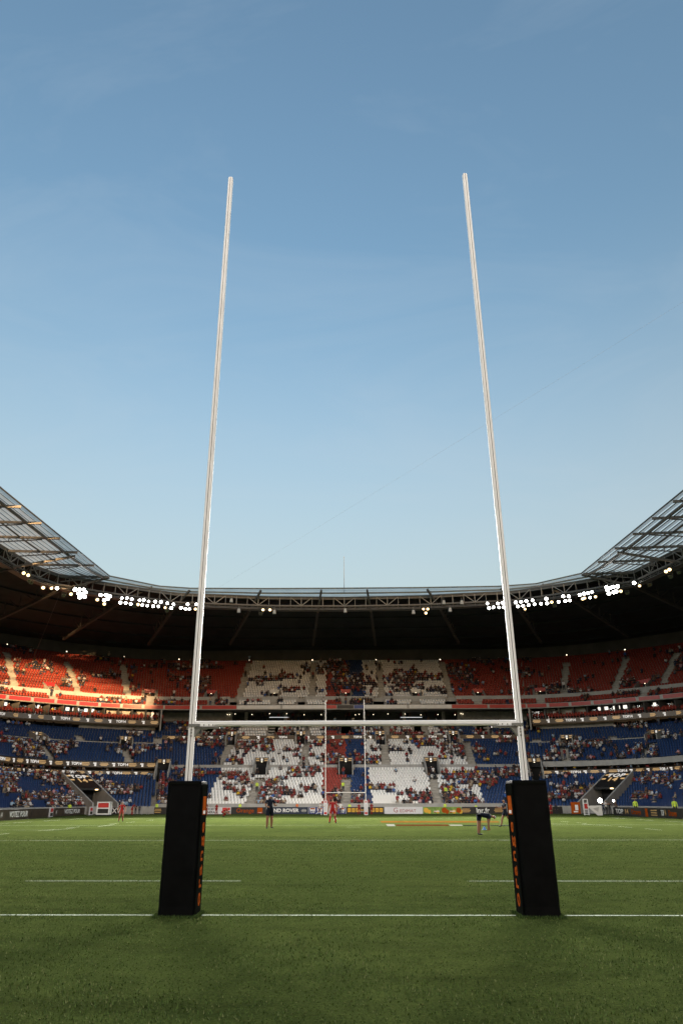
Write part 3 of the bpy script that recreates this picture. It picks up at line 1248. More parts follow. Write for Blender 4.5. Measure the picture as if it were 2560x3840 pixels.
    if stand == 'end':
        b = BORD['gallery']
        xm = [at_depth(px_, 2650, 142).x for px_ in (1262, 1326)]
        xs = [-kink(20), b[0](142), b[1](142), xm[0], xm[1], b[3](142), b[4](142), kink(20)]
        cols = ['fascia_red', 'fascia_white', 'fascia_red', 'board_black', 'fascia_blue', 'fascia_white', 'fascia_red']
        for i in range(7):
            x0, x1 = xs[i], xs[i + 1]
            n = max(1, round((x1 - x0) / 7.6))
            for k in range(n):
                ua, ub = x0 + (x1 - x0) * k / n, x0 + (x1 - x0) * (k + 1) / n
                pr = [(ua + (.22 if k else .05)) / kink(20), (ua + ub) / 2 / kink(20), (ub - (.22 if k < n - 1 else .05)) / kink(20)]
                sweep(m, stand, [(19.95, 18.62), (19.95, 19.28), (20.1, 19.28)], cols[i], up=True, pr=pr)
        build_part(m, 'fascia', stand)
        m = MB()
        sweep(m, stand, [(20.0, 18.6), (20.0, 19.34), (20.2, 19.34), (20.2, 19.1)], 'steel_light', up=True)
        build_part(m, 'fascia_frame', stand)
    else:
        n = 16
        for k in range(n):
            v0, v1 = k / n * 1.5, (k + 1) / n * 1.5
            pr = list(np.linspace(v0 + .006, v1 - .006, 6))
            sweep(m, stand, [(19.95, 18.62), (19.95, 19.28), (20.1, 19.28)], 'fascia_red', up=True, pr=pr)
        build_part(m, 'fascia', stand)
        m = MB()
        sweep(m, stand, [(20.0, 18.6), (20.0, 19.34), (20.2, 19.34), (20.2, 19.1)], 'steel_light', up=True)
        build_part(m, 'fascia_frame', stand)
    m = MB()
    sweep(m, stand, [(21.95, 20.0), (21.95, 21.25), (22.15, 21.25), (22.15, 20.2), (22.7, 20.2), (22.7, 20.95)], 'parapet_grey', up=True, holes=True)
    build_part(m, 'gallery_wall', stand)
    m = MB()
    sweep(m, stand, [(36.35, 30.5), (36.35, 33.4)], 'wall_brown', up=True)
    build_part(m, 'rear_wall', stand)
    m = MB()
    sweep(m, stand, [(36.6, 33.4), (36.6, 0)], 'wall_brown', up=True)
    build_part(m, 'outer_wall', stand)
    if stand != 'end':
        # the wall closing the joint between the two stands above the lower blocks
        sg = -1 if stand == 'left' else 1
        m = MB()
        a0, a1 = plan_corner(sg, .012, 19.3), plan_corner(sg, .012, 25.8)
        m.bar((a0[0], a0[1], 16.5), (a1[0], a1[1], 16.5), .3, 4.1, 'concrete')
        build_part(m, 'joint_wall', stand)

# vomitories
for st, a, b, o, w, zf, zt, lint in VOMS:
    m = MB()
    x = Vector((o.y, -o.x, 0))
    rz = math.atan2(o.y, o.x) - PI / 2
    ln = (b - a).length
    c = (a + b) / 2
    for s in (-1, 1):
        p0 = a + x * s * (w / 2)
        p1 = b + x * s * (w / 2)
        th = .16
        vs = []
        for q in (p0, p1):
            for e in (-th / 2, th / 2):
                top = zt - .75 if q is p0 else zt + .75
                if lint == 'led':
                    top = zf + 1.55 if q is p0 else zt + .8
                vs += [(q.x + x.x * e, q.y + x.y * e, zf), (q.x + x.x * e, q.y + x.y * e, top)]
        m.add(vs, [(0, 1, 3, 2), (4, 6, 7, 5), (0, 4, 5, 1), (2, 3, 7, 6), (1, 5, 7, 3), (0, 2, 6, 4)], 'parapet_grey' if lint == 'led' else 'concrete')
    m.box((c.x, c.y, zf - .05), (w, ln, .1), 'concrete_step', rz)
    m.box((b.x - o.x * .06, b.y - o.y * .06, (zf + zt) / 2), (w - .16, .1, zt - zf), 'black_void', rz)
    mat = 'screen_dark' if lint == 'led' else lint
    m.box((b.x - o.x * .2, b.y - o.y * .2, zt + .36), (w + .12, .5, .72), mat, rz)
    m.box((b.x - o.x * .46, b.y - o.y * .46, zt - .02), (.2, .05, .06), 'lamp_small', rz)
    if lint == 'led':
        for s in (-1, 1):
            for q in (.2, .5):
                m.box((b.x - o.x * .47 + x.x * s * w * .32, b.y - o.y * .47 + x.y * s * w * .32, zt + q), (w * .24, .03, .09), 'screen_gold', rz)
        m.box((b.x - o.x * .47, b.y - o.y * .47, zt + .36), (.32, .03, .42), 'screen_white', rz)
    build_part(m, 'vomitory', st)

# prints on the ribbon screens
def ribbon_prints(stand, v_list, t, z, hgt, up, off=.05):
    sg = -1 if stand == 'left' else 1
    k = 0
    texts = []
    for v in v_list:
        x, y = plan(stand, v, t - off, up)
        if in_hole(stand, x, y, t + .2, .4) or not visible(x, y, z):
            continue
        o = outward(x, y)
        rz = math.atan2(o.y, o.x) - PI / 2
        j = k % 5
        k += 1
        gold, white = MB(), MB()
        if j in (0, 2):
            for dzz, ww in ((.24, 1.3), (-.02, 1.5), (-.24, 1.1)):
                gold.box((x, y, z + dzz * hgt), (ww, .03, hgt * .11), 'screen_gold', rz)
        elif j in (1, 4):
            white.box((x, y, z + .2 * hgt), (.55, .03, hgt * .25), 'screen_white', rz)
            white.box((x + .1 * o.y, y - .1 * o.x, z - .18 * hgt), (.35, .03, hgt * .4), 'screen_white', rz)
        else:
            texts.append((x, y, z, rz))
        if gold.f:
            build_part(gold, 'screen_stripes', stand)
        if white.f:
            build_part(white, 'screen_emblem', stand)
    for x, y, z, rz in texts:
        me = TOP14
        q = link('lettering', me, STANDS[stand])
        q.matrix_parent_inverse = Matrix.Translation(-STANDS[stand].location)
        q.location = (x, y, z)
        q.rotation_euler = (PI / 2, 0, rz)
        q.scale = (hgt / .8,) * 3


TOP14 = text_mesh('TOP14', .62, 'screen_white', .012, bold=.02)
for st in ('left', 'right'):
    n1 = [.03 + k * .052 for k in range(24)]
    ribbon_prints(st, n1, 9.93, 6.4, .76, False)
    if st == 'left':
        ribbon_prints(st, [.05 + k * .052 for k in range(24)], 10.45, 7.82, .8, False)
    ribbon_prints(st, [.04 + k * .048 for k in range(24)], 19.6, 15.98, .8, True)
ribbon_prints('end', [-.95 + k * .068 for k in range(29)], 21.15, 13.38, .7, False)

# lights of the end concourse
for px in (853, 862, 882, 945, 1011, 1075, 1140, 1204, 1332, 1346, 1399, 1454, 1518, 1577, 1641, 1705, 1727, 1734):
    p = at_depth(px, 2678 + random.uniform(-3, 3), 147.4)
    m = MB()
    m.box((p.x, p.y, p.z), (.13, .10, .10), 'lamp_small')
    build_part(m, 'concourse_light', 'end')
for px0, px1 in ((1010, 1084), (1501, 1582)):
    a, b = at_depth(px0, 2690, 148.0), at_depth(px1, 2690, 148.0)
    m = MB()
    m.bar(a, b, .10, .10, 'tube_white')
    build_part(m, 'concourse_tube_light', 'end')

# small lamps along the rear wall
for st, lst in (('left', ((29, 2416), (251, 2443), (465, 2462))), ('end', ((672, 2472), (934, 2475), (1171, 2475), (1409, 2474), (1649, 2473))), ('right', ((2123, 2456), (2341, 2436)))):
    for px, py in lst:
        r = sight(px, py)
        lo, hi = 100 / r[1], 190 / r[1]
        for _ in range(40):
            mid = (lo + hi) / 2
            if offset_of(CAM_X + r[0] * mid, r[1] * mid, True) < 36.1:
                lo = mid
            else:
                hi = mid
        p = Vector((CAM_X + r[0] * lo, r[1] * lo, CAM_H + r[2] * lo))
        o = outward(p.x, p.y)
        nth = {'left': 'left corner', 'end': 'end', 'right': 'right corner'}[st]
        L = tag(empty('wall_lamp', p, math.atan2(o.y, o.x) - PI / 2), 'tiny glowing lamp on the dark rear wall above the %s upper tier' % nth, 'lamp', 'wall lamps above the %s upper tier' % nth)
        q = MB()
        q.box((0, .1, 0), (.26, .2, .26), 'lamp_housing')
        q.build('housing', L)
        q = MB()
        q.box((0, -.02, 0), (.20, .03, .16), 'lamp_small')
        q.build('lens', L)

# players' tunnels: canopy, cheek walls, dark mouth
for side, st in TUNNELS.items():
    d = Vector((st.d.x, st.d.y, 0))
    x = Vector((d.y, -d.x, 0))
    tun = tag(empty('tunnel_canopy', (st.a.x, st.a.y, 0), math.atan2(d.y, d.x) - PI / 2),
              'black %s corner tunnel roof with white lettering between sloping concrete walls' % side, 'tunnel')
    w, ln = st.half, st.len
    zt = 5.9
    zb = 1.5

    def zc(k):
        return zb + (zt - zb) * k
    m = MB()
    for s in (-1, 1):
        xx = s * (w + .12)
        vs = []
        for e in (-.14, .14):
            vs += [(xx + e, -.3, 0), (xx + e, ln, 0), (xx + e, ln, zt + .35), (xx + e, -.3, zb + .1)]
        m.add(vs, [(0, 1, 2, 3), (7, 6, 5, 4), (0, 4, 5, 1), (1, 5, 6, 2), (2, 6, 7, 3), (3, 7, 4, 0)], 'parapet_grey')
    m.build('cheek_walls', tun)
    m = MB()
    k0 = .47
    y0 = ln * k0
    m.add([(-w, y0, zc(k0) + .25), (w, y0, zc(k0) + .25), (w, ln, zt + .25), (-w, ln, zt + .25), (-w, y0, zc(k0) - .05), (w, y0, zc(k0) - .05), (w, ln, zt - .05), (-w, ln, zt - .05)],
          [(0, 1, 2, 3), (7, 6, 5, 4), (0, 4, 5, 1), (2, 6, 7, 3), (0, 3, 7, 4), (1, 5, 6, 2)], 'print_black')
    can = m.build('roof_panel', tun)
    m = MB()
    m.box((0, ln * .72, 1.4), (2 * w, .2, 4.2), 'black_void')
    m.box((0, ln * .36, .02), (2 * w, ln * .72, .04), 'concrete_dark')
    m.build('tunnel_mouth', tun)
    sl = math.atan2((zt - zc(k0)), ln - y0)
    for body, kk, sz, mat in (('TOP', .87, 1.5, 'screen_white'), ('14', .73, 1.7, 'screen_gold')):
        me = text_mesh(body, sz, mat, .02, bold=.03, space=1.1)
        q = link('lettering', me, tun)
        q.location = (0, ln * kk, zc(kk) + .30)
        q.rotation_euler = (sl, 0, 0)
    m = MB()
    for s in (-1, 1):
        for kk in (.76, .90):
            c = Vector((s * w * .78, ln * kk, zc(kk) + .28))
            m.add([(c.x - .35, c.y - .2, c.z - .2 * math.tan(sl)), (c.x + .35, c.y - .2, c.z - .2 * math.tan(sl)), (c.x + .35, c.y + .2, c.z + .2 * math.tan(sl)), (c.x - .35, c.y + .2, c.z + .2 * math.tan(sl))], [(0, 1, 2, 3)], 'screen_gold')
    for fk in range(0, len(m.f)):
        mk = MB()
        mk.add([m.v[i] for i in m.f[fk]], [(0, 1, 2, 3)], 'screen_gold')
        mk.build('gold_stripe', can)
    m = MB()
    m.box((w * .55, y0 - .05, zc(k0) + .05), (.5, .08, .14), 'lamp_warm')
    m.build('lamp', tun)

# ------------------------------------------------------------------ the stand behind the camera (shades the pitch)
near = tag(empty('near_grandstand', (0, -3.5, 0)), 'low bare terrace behind the camera', 'grandstand')
m = MB()
pf = []
for i in range(10):
    pf += [(-6.5 - i * .9, 1.0 + i * .5), (-6.5 - (i + 1) * .9, 1.0 + i * .5)]
for i in range(len(pf) - 1):
    m.quad((-40, pf[i][0], pf[i][1]), (40, pf[i][0], pf[i][1]), (40, pf[i + 1][0], pf[i + 1][1]), (-40, pf[i + 1][0], pf[i + 1][1]), 'concrete')
m.quad((-40, -6.5, 0), (40, -6.5, 0), (40, -6.5, 1.0), (-40, -6.5, 1.0), 'parapet_grey')
o = m.build('terrace', near)
o.matrix_parent_inverse = Matrix.Translation(-near.location)

# unseen wall added to shade the ground; its opening shapes the upper tier's sunlight
NEAR_Y = -300.0
block = tag(empty('sun_blocker', (0, NEAR_Y, 0)), 'unseen wall added far behind the camera, its opening shaping the low sunlight', 'light blocker')
U_, G_ = COR_TIERS['upper'], COR_TIERS['gallery']
lit = [tier_point(-300, 2400, U_), tier_point(0, 2486, U_), tier_point(150, 2488, U_), tier_point(285, 2530, U_), tier_point(410, 2566, U_), tier_point(590, 2618, G_)]
low = [Vector((*plan_corner(-1, v, 20, True), 18.35)) for v in (.10, .45, .9)]
win = []
for p in lit + low:
    q = p + SUN_DIR * ((NEAR_Y - p.y) / SUN_DIR.y)
    win.append((q.x, q.z))
top_z = 39.6 + (130 - NEAR_Y) * math.tan(SUN_EL) / math.cos(SUN_AZ)
xc = -NEAR_Y * math.tan(SUN_AZ) + 30
bm = bmesh.new()
ov = [bm.verts.new((x, NEAR_Y, z)) for x, z in ((xc - 190, -1), (xc + 190, -1), (xc + 190, top_z), (41, top_z), (41, top_z - 6.6), (xc - 190, top_z - 6.6))]
iv = [bm.verts.new((x, NEAR_Y, z)) for x, z in win]
edges = [bm.edges.new((ov[i], ov[(i + 1) % 6])) for i in range(6)] + [bm.edges.new((iv[i], iv[(i + 1) % len(iv)])) for i in range(len(iv))]
bmesh.ops.triangle_fill(bm, edges=edges, use_beauty=True)
me = bpy.data.meshes.new('blocker_wall')
bm.to_mesh(me)
bm.free()
me.materials.append(M['wall_brown'])
o = link('blocker_wall', me, block)
o.matrix_parent_inverse = Matrix.Translation(-block.location)

# ------------------------------------------------------------------ the roof ring
EDGE = [(-43.5, -3), (-42.8, 79), (-40.6, 116.6), (-33.5, 123), (-28, 124.5), (-14, 125.0), (0, 125.1), (14, 125.0), (28.3, 124.5), (34.6, 123), (40.9, 116.9), (43.0, 81), (44, -3)]
RING = [(-52, -3), (-51, 97), (-50, 107.5), (-47.6, 112.9), (-41, 118), (-30.6, 124.6), (-14, 127.4), (0, 128), (14, 127.4), (31, 124.6), (41.4, 118.2), (48, 112.9), (51, 100), (52.5, -3)]


def resample(line_, n=None, step=None):
    p = np.array(line_, float)
    seg = np.hypot(*np.diff(p, axis=0).T)
    s = np.concatenate([[0], np.cumsum(seg)])
    if n is None:
        n = max(2, int(s[-1] / step) + 1)
    k = np.linspace(0, s[-1], n)
    return np.stack([np.interp(k, s, p[:, 0]), np.interp(k, s, p[:, 1])], 1)


def on_ring(px, py, ring, grow=0.0):
    """where a sight line meets the upright surface over a ring"""
    r = sight(px, py)
    best = None
    for i in range(len(ring) - 1):
        ax, ay = ring[i]
        bx, by = ring[i + 1]
        den = r[0] * (by - ay) - r[1] * (bx - ax)
        if abs(den) < 1e-9:
            continue
        k = ((ax - CAM_X) * (by - ay) - ay * (bx - ax)) / den
        u = (r[1] * k - ay) / (by - ay) if abs(by - ay) > abs(bx - ax) else (CAM_X + r[0] * k - ax) / (bx - ax)
        if -1e-6 <= u <= 1 + 1e-6 and k > 0 and (best is None or k < best):
            best = k
    return Vector((CAM_X + r[0] * best, r[1] * best, CAM_H + r[2] * best))


roof = tag(empty('stadium_roof', (0, 128, 35)), 'open stadium roof of pale ribbed sheeting on dark steel trusses around the stands', 'roof')


def roof_part(mb, name, kind=None):
    o = mb.build(name, roof)
    o.matrix_parent_inverse = Matrix.Translation(-roof.location)
    if kind:
        o['kind'] = kind
    return o


# strips of sheeting between edge and ring, parallel to the edge; matched stations on both lines
STA = 120
SIDE = {}
Eb = [(-43.5, -3), (-42.8, 79), (-40.6, 116.6)]
Rb = [(-52, -3), (-51, 97), (-50, 107.5), (-47.6, 112.9), (-43.2, 116.9)]
Eb2 = [(40.9, 116.9), (43.0, 81), (44, -3)]
Rb2 = [(43.6, 117.2), (48, 112.9), (51, 100), (52.5, -3)]
Ec = [(-40.6, 116.6), (-33.5, 123), (-28, 124.5), (-14, 125.0), (0, 125.1), (14, 125.0), (28.3, 124.5), (34.6, 123), (40.9, 116.9)]
Rc = [(-43.2, 116.9), (-41, 118), (-30.6, 124.8), (-14, 127.6), (0, 128), (14, 127.6), (31, 124.8), (41.4, 118.2), (43.6, 117.2)]
for nm, e, r, ns in (('left', Eb, Rb, 12), ('right', Eb2, Rb2, 10)):
    # stations by distance along the edge measured in Y so that rafters run square to it
    ys = np.linspace(-3, 116.6 if nm == 'left' else 116.9, 60)
    ee = np.array(e, float)
    rr = np.array(r, float)
    ee = ee[np.argsort(ee[:, 1])]
    rr = rr[np.argsort(rr[:, 1])]
    ex = np.interp(ys, ee[:, 1], ee[:, 0])
    rx = np.interp(ys, rr[:, 1], rr[:, 0])
    m = MB()
    for k in range(ns):
        gap = .05 if nm == 'left' else .30
        f0, f1 = k / ns, (k + 1 - gap) / ns
        for i in range(len(ys) - 1):
            q = []
            for f, j in ((f0, i), (f0, i + 1), (f1, i + 1), (f1, i)):
                q.append((ex[j] + (rx[j] - ex[j]) * f, ys[j], 38.05 - .8 * f))
            mat = 'polycarbonate'
            m.quad(*q, mat)
            fm = (f0 + f1) / 2
    roof_part(m, 'roof_sheeting')
    m = MB()
    for k in range(ns):
        f = (k + 1 - .1) / ns
        for i in range(0, len(ys) - 1, 1):
            a = (ex[i] + (rx[i] - ex[i]) * f, ys[i], 37.93 - .8 * f)
            b = (ex[i + 1] + (rx[i + 1] - ex[i + 1]) * f, ys[i + 1], 37.93 - .8 * f)
            w_ = .05 if nm == 'left' else .12
            m.bar(a, b, w_, .08, 'steel' if k % 3 else 'steel_light')
    roof_part(m, 'roof_purlins')
    # rafters square to the edge and the edge tubes
    m = MB()
    for y in (116.2, 109.8, 103.2, 96.9, 90.8, 84.9, 78.8, 72.6, 66):
        xe = np.interp(y, ee[:, 1], ee[:, 0])
        yr = y - 3.2
        xr = np.interp(yr, rr[:, 1], rr[:, 0])
        m.bar((xe, y, 37.75), (xr, yr, 36.95), .22, .34, 'steel')
        m.bar((xe + (xr - xe) * .25, y - .8, 37.3), (xr, yr, 36.0), .14, .14, 'steel')
        for f in (.45, .7, .9):
            m.bar((xe + (xr - xe) * f, y - 3.2 * f, 37.6 - .8 * f), (xe + (xr - xe) * f, y - 3.2 * f, 36.95 - (f - .45) * 1.6), .09, .09, 'steel')
    roof_part(m, 'rafters')
    m = MB()
    for f, rad, z in ((.19, .22, 37.55), (0.0, .10, 38.1), (.55, .12, 37.35)):
        pts = [(ex[i] + (rx[i] - ex[i]) * f, ys[i], z) for i in range(0, len(ys))]
        for a, b in zip(pts[:-1], pts[1:]):
            m.tube(a, b, rad, 'steel', 6)
    roof_part(m, 'edge_tube')
# the end: narrow strips
ec = resample(Ec, 81)
rc = resample(Rc, 81)
m = MB()
ns = 5
for k in range(ns):
    f0, f1 = k / ns, (k + .84) / ns
    for i in range(80):
        q = []
        for f, j in ((f0, i), (f0, i + 1), (f1, i + 1), (f1, i)):
            p = ec[j] * (1 - f) + rc[j] * f
            q.append((p[0], p[1], 38.05 - .75 * f))
        m.quad(*q, 'polycarbonate')
roof_part(m, 'roof_sheeting')
m = MB()
for i in range(80):
    for f, rad, z in ((0, .12, 38.08), (.45, .14, 37.5)):
        a = ec[i] * (1 - f) + rc[i] * f
        b = ec[i + 1] * (1 - f) + rc[i + 1] * f
        m.tube((a[0], a[1], z), (b[0], b[1], z), rad, 'steel_light', 6)
roof_part(m, 'edge_tube')

# ring truss with catwalk
rp = resample(RING, step=2.0)
m = MB()
cat = MB()
inner = []
for i, (x, y) in enumerate(rp):
    d = rp[min(i + 1, len(rp) - 1)] - rp[max(i - 1, 0)]
    d = d / np.hypot(*d)
    nrm = np.array([-d[1], d[0]])
    if offset_of(*(rp[i] + nrm)) < offset_of(x, y):
        nrm = -nrm
    inner.append(nrm)
for i in range(len(rp) - 1):
    a, b = rp[i], rp[i + 1]
    if a[1] < 40 and b[1] < 40:
        continue
    na, nb = inner[i], inner[i + 1]
    P = lambda p, n_, k, z: (p[0] + n_[0] * k, p[1] + n_[1] * k, z)
    m.bar(P(a, na, 0, 37.15), P(b, nb, 0, 37.15), .18, .18, 'steel')
    m.bar(P(a, na, 0, 35.45), P(b, nb, 0, 35.45), .2, .2, 'steel')
    m.bar(P(a, na, 1.5, 35.3), P(b, nb, 1.5, 35.3), .2, .2, 'steel')
    m.bar(P(a, na, 0, 37.15), P(a, na, 0, 35.45), .13 if i % 2 == 0 else .08, .13 if i % 2 == 0 else .08, 'steel_light')
    m.bar(P(a, na, 0, 37.1), P(a, na, 1.5, 35.3), .10, .10, 'steel')
    m.bar(P(a, na, 1.5, 35.3), P(b, nb, 0, 35.45), .08, .08, 'steel')
    if i % 4 == 0:
        m.bar(P(a, na, 0, 35.45), P(b, nb, 0, 37.1), .12, .12, 'steel_light')
    if i % 4 == 3:
        m.bar(P(a, na, 0, 37.1), P(b, nb, 0, 35.45), .12, .12, 'steel_light')
    # catwalk floor and rails
    cat.quad(P(a, na, .1, 34.72), P(b, nb, .1, 34.72), P(b, nb, 1.3, 34.72), P(a, na, 1.3, 34.72), 'steel')
    for z in (34.78, 35.05, 35.32, 35.6):
        cat.bar(P(a, na, .05, z), P(b, nb, .05, z), .06, .07, 'steel')
    cat.bar(P(a, na, .05, 34.7), P(a, na, .05, 35.75), .06, .06, 'steel')
roof_part(m, 'ring_truss')
roof_part(cat, 'catwalk')

# dark outer roof: soffit and deck
m = MB()
dk = MB()
ro = []
for (x, y) in rp:
    ro.append((x, y))
back = []
for i, (x, y) in enumerate(rp):
    # matching point on the rear wall ring: go outwards
    o = outward(x * 1.0, y) if y > CY else Vector((math.copysign(1, x), 0, 0))
    t = offset_of(x, y, True)
    bx, by = x + o.x * (37.2 - t), y + o.y * (37.2 - t)
    back.append((bx, by))
for i in range(len(rp) - 1):
    a, b = rp[i], rp[i + 1]
    c, d = back[i + 1], back[i]
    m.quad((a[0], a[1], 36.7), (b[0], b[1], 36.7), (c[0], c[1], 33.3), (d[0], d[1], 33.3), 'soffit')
    dk.quad((a[0], a[1], 37.3), (b[0], b[1], 37.3), (c[0] * 1.02, c[1] + .6, 35.6), (d[0] * 1.02, d[1] + .6, 35.6), 'steel_light')
    dk.quad((a[0], a[1], 36.7), (b[0], b[1], 36.7), (b[0], b[1], 37.3), (a[0], a[1], 37.3), 'steel')
roof_part(m, 'soffit')
roof_part(dk, 'roof_deck')
# soffit purlins
m = MB()
for f in (.12, .3, .5, .7, .88):
    for i in range(len(rp) - 1):
        if rp[i][1] < 60:
            continue
        a = np.array(rp[i]) * (1 - f) + np.array(back[i]) * f
        b = np.array(rp[i + 1]) * (1 - f) + np.array(back[i + 1]) * f
        z = 36.7 - 3.4 * f - .14
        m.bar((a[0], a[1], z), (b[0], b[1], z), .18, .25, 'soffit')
roof_part(m, 'soffit_purlins')

# main beams: from the edge down under the ring and back under the soffit
beams = [((-15.2, 125, 37.7), (-17.7, 129.5, 35.0), (-23.6, 145, 32.0)), ((-4.1, 125.1, 37.7), (-4.9, 129.8, 34.9), (-6.4, 146, 31.9)),
         ((4.3, 125.1, 37.7), (5.1, 129.8, 34.9), (6.5, 146, 31.9)), ((15.3, 125, 37.7), (18.2, 129.5, 35.0), (23.6, 145, 32.0)),
         ((-28.2, 124.5, 37.7), (-31.0, 126, 35.0), (-40, 143, 31.6)), ((-34.5, 122.2, 37.7), (-39.5, 121.5, 34.9), (-55, 136.5, 31.4)), ((-40.6, 116.7, 37.8), (-47.6, 114, 34.9), (-66, 125, 31.0)),
         ((28.6, 124.5, 37.7), (31.4, 126, 35.0), (40, 143, 31.6)), ((35.5, 122.2, 37.7), (39.9, 121.5, 34.9), (55, 136.5, 31.4)), ((40.9, 116.9, 37.8), (48.2, 114, 34.9), (66, 125, 31.0)),
         ((-42, 104, 37.4), (-50.5, 102, 35.0), (-68, 104, 31.0)), ((42.3, 104, 37.4), (51, 102, 35.0), (68, 104, 31.0))]
for a, b, c in beams:
    m = MB()
    a, b, c = Vector(a), Vector(b), Vector(c)
    m.bar(a, b, .34, .34, 'steel')
    m.bar(b, c, .42, .5, 'steel_brown')
    for f in (.1, .3, .5, .7):
        p = b.lerp(c, f)
        q = b.lerp(c, f + .14)
        zs = lambda v: 36.2 - 3.2 * min(1, max(0, (offset_of(v.x, v.y, True) - 5) / 31))
        m.bar(p, (p.x, p.y, zs(p)), .14, .14, 'steel_brown')
        m.bar(p, (q.x, q.y, zs(q)), .12, .12, 'steel_brown')
    roof_part(m, 'main_beam')

# mast on the roof edge and the thin cables
m = MB()
p = at_depth(1290, 2204, 126)
m.tube((p.x, 126.0, 37.5), (p.x, 126.0, 44.4), .05, 'cable_dark', 6, .025)
m.box((p.x, 126, 44.4), (.12, .12, .12), 'cable_dark')
tag(m.build('roof_mast'), 'thin vertical aerial mast standing on the middle of the end roof edge', 'mast')


def cable(p, q, r, sag, label, n=16):
    p, q = Vector(p), Vector(q)
    m = MB()
    prev = None
    for k in range(n + 1):
        f = k / n
        c = p.lerp(q, f) - Vector((0, 0, sag * 4 * f * (1 - f)))
        if prev is not None:
            m.tube(prev, c, r, 'cable_dark', 5)
        prev = c
    tag(m.build('cable'), label, 'cable')


far_end = at_depth(800, 2215, 127)
near_end = on_ring(2640, 1082, [(44, 40), (44, 140)])
cable(far_end, near_end, .0065, .2, 'faint thin cable running diagonally across the sky to the right roof')
a = on_ring(222, 2235, RING)
cable(a, tier_point(120, 2482, COR_TIERS['upper']), .03, .1, 'thin cable dropping from the left roof truss to the left red seats')

# ------------------------------------------------------------------ floodlights
FL = [(90, 2149, 'w'), (107, 2157, 'w'), (110, 2178, 'd'), (118, 2185, 'd'), (163, 2204, 'w'), (194, 2206, 'w'), (215, 2206, 'g'), (240, 2233, 'd'), (267, 2228, 'w'), (282, 2209, 'g'), (299, 2211, 'g'), (316, 2211, 'g'), (296, 2226, 'g'), (312, 2227, 'g'), (300, 2240, 'g'), (318, 2238, 'g'), (282, 2212, 'g'), (322, 2221, 'g'),
      (366, 2249, 'w'), (378, 2231, 'g'), (392, 2250, 'g'), (398, 2232, 'g'), (413, 2236, 'g'), (405, 2245, 'g'), (392, 2265, 'w'),
      (458, 2243, 'g'), (477, 2243, 'g'), (495, 2247, 'g'), (452, 2260, 'g'), (472, 2261, 'g'), (491, 2265, 'g'), (506, 2273, 'd'),
      (524, 2251, 'g'), (540, 2250, 'g'), (558, 2255, 'g'), (518, 2267, 'w'), (534, 2269, 'g'), (553, 2271, 'g'), (583, 2256, 'g'), (604, 2257, 'g'), (575, 2273, 'g'), (595, 2274, 'g'),
      (628, 2262, 'g'), (651, 2266, 'g'), (620, 2279, 'w'), (643, 2280, 'g'), (627, 2291, 'd'), (679, 2279, 'g'), (704, 2266, 'g'), (696, 2283, 'g'), (711, 2284, 'g'), (736, 2266, 'g'), (733, 2284, 'w'),
      (986, 2287, 'w'), (1012, 2287, 'w'), (978, 2302, 'd'),
      (1587, 2284, 'w'), (1603, 2284, 'w'), (1596, 2299, 'w'),
      (1826, 2263, 'g'), (1832, 2280, 'g'), (1849, 2277, 'g'), (1865, 2263, 'g'), (1882, 2260, 'g'), (1870, 2278, 'g'), (1888, 2277, 'g'),
      (1932, 2259, 'g'), (1941, 2274, 'g'), (1952, 2257, 'g'), (1960, 2272, 'g'), (1972, 2254, 'g'), (1980, 2269, 'g'), (1995, 2251, 'g'), (2003, 2266, 'g'), (1967, 2284, 'w'),
      (2027, 2264, 'g'), (2047, 2245, 'g'), (2050, 2263, 'g'), (2067, 2258, 'w'), (2078, 2272, 'd'), (2093, 2257, 'g'), (2110, 2236, 'g'), (2118, 2254, 'g'), (2131, 2236, 'g'), (2136, 2252, 'g'),
      (2172, 2231, 'g'), (2188, 2226, 'g'), (2203, 2224, 'g'), (2218, 2220, 'g'), (2190, 2243, 'w'), (2211, 2241, 'g'), (2231, 2238, 'w'), (2183, 2246, 'w'),
      (2273, 2202, 'g'), (2276, 2213, 'g'), (2281, 2226, 'g'), (2298, 2201, 'g'), (2300, 2221, 'g'), (2314, 2199, 'g'), (2308, 2218, 'g'), (2326, 2217, 'w'), (2285, 2205, 'g'), (2350, 2225, 'd'),
      (2376, 2186, 'g'), (2396, 2197, 'w'), (2434, 2193, 'd'), (2495, 2143, 'w'), (2508, 2136, 'w'), (2512, 2163, 'd'), (2543, 2148, 'd')]
lamp_parts = {}
for kind, gl in (('g', 'lamp_glow'), ('w', 'lamp_warm'), ('d', 'glass_dark')):
    q = MB()
    q.box((0, .14, 0), (.60, .26, .54), 'lamp_housing')
    q.box((0, .34, .06), (.34, .2, .28), 'lamp_housing')
    q.bar((-.38, .12, -.05), (-.38, .12, .55), .04, .08, 'steel')
    q.bar((.38, .12, -.05), (.38, .12, .55), .04, .08, 'steel')
    q.bar((-.40, .12, .55), (.40, .12, .55), .08, .04, 'steel')
    h = q.build('housing')
    q = MB()
    vs = [(.25 * math.cos(a), 0, .23 * math.sin(a)) for a in np.linspace(0, 2 * PI, 13)[:-1]]
    q.add([(x, -.005, z) for x, y, z in vs] + [(x, .03, z) for x, y, z in vs], [tuple(range(12))] + [(k, 12 + k, 12 + (k + 1) % 12, (k + 1) % 12) for k in range(12)], gl)
    l = q.build('lens')
    lamp_parts[kind] = (h.data, l.data)
    bpy.data.objects.remove(h)
    bpy.data.objects.remove(l)
glow_count = 0
beam_data = bpy.data.lights.new('beam', 'SPOT')
beam_data.energy = 9500
beam_data.color = (1.0, .96, .88)
beam_data.spot_size = math.radians(64)
beam_data.spot_blend = .9
beam_data.shadow_soft_size = .8


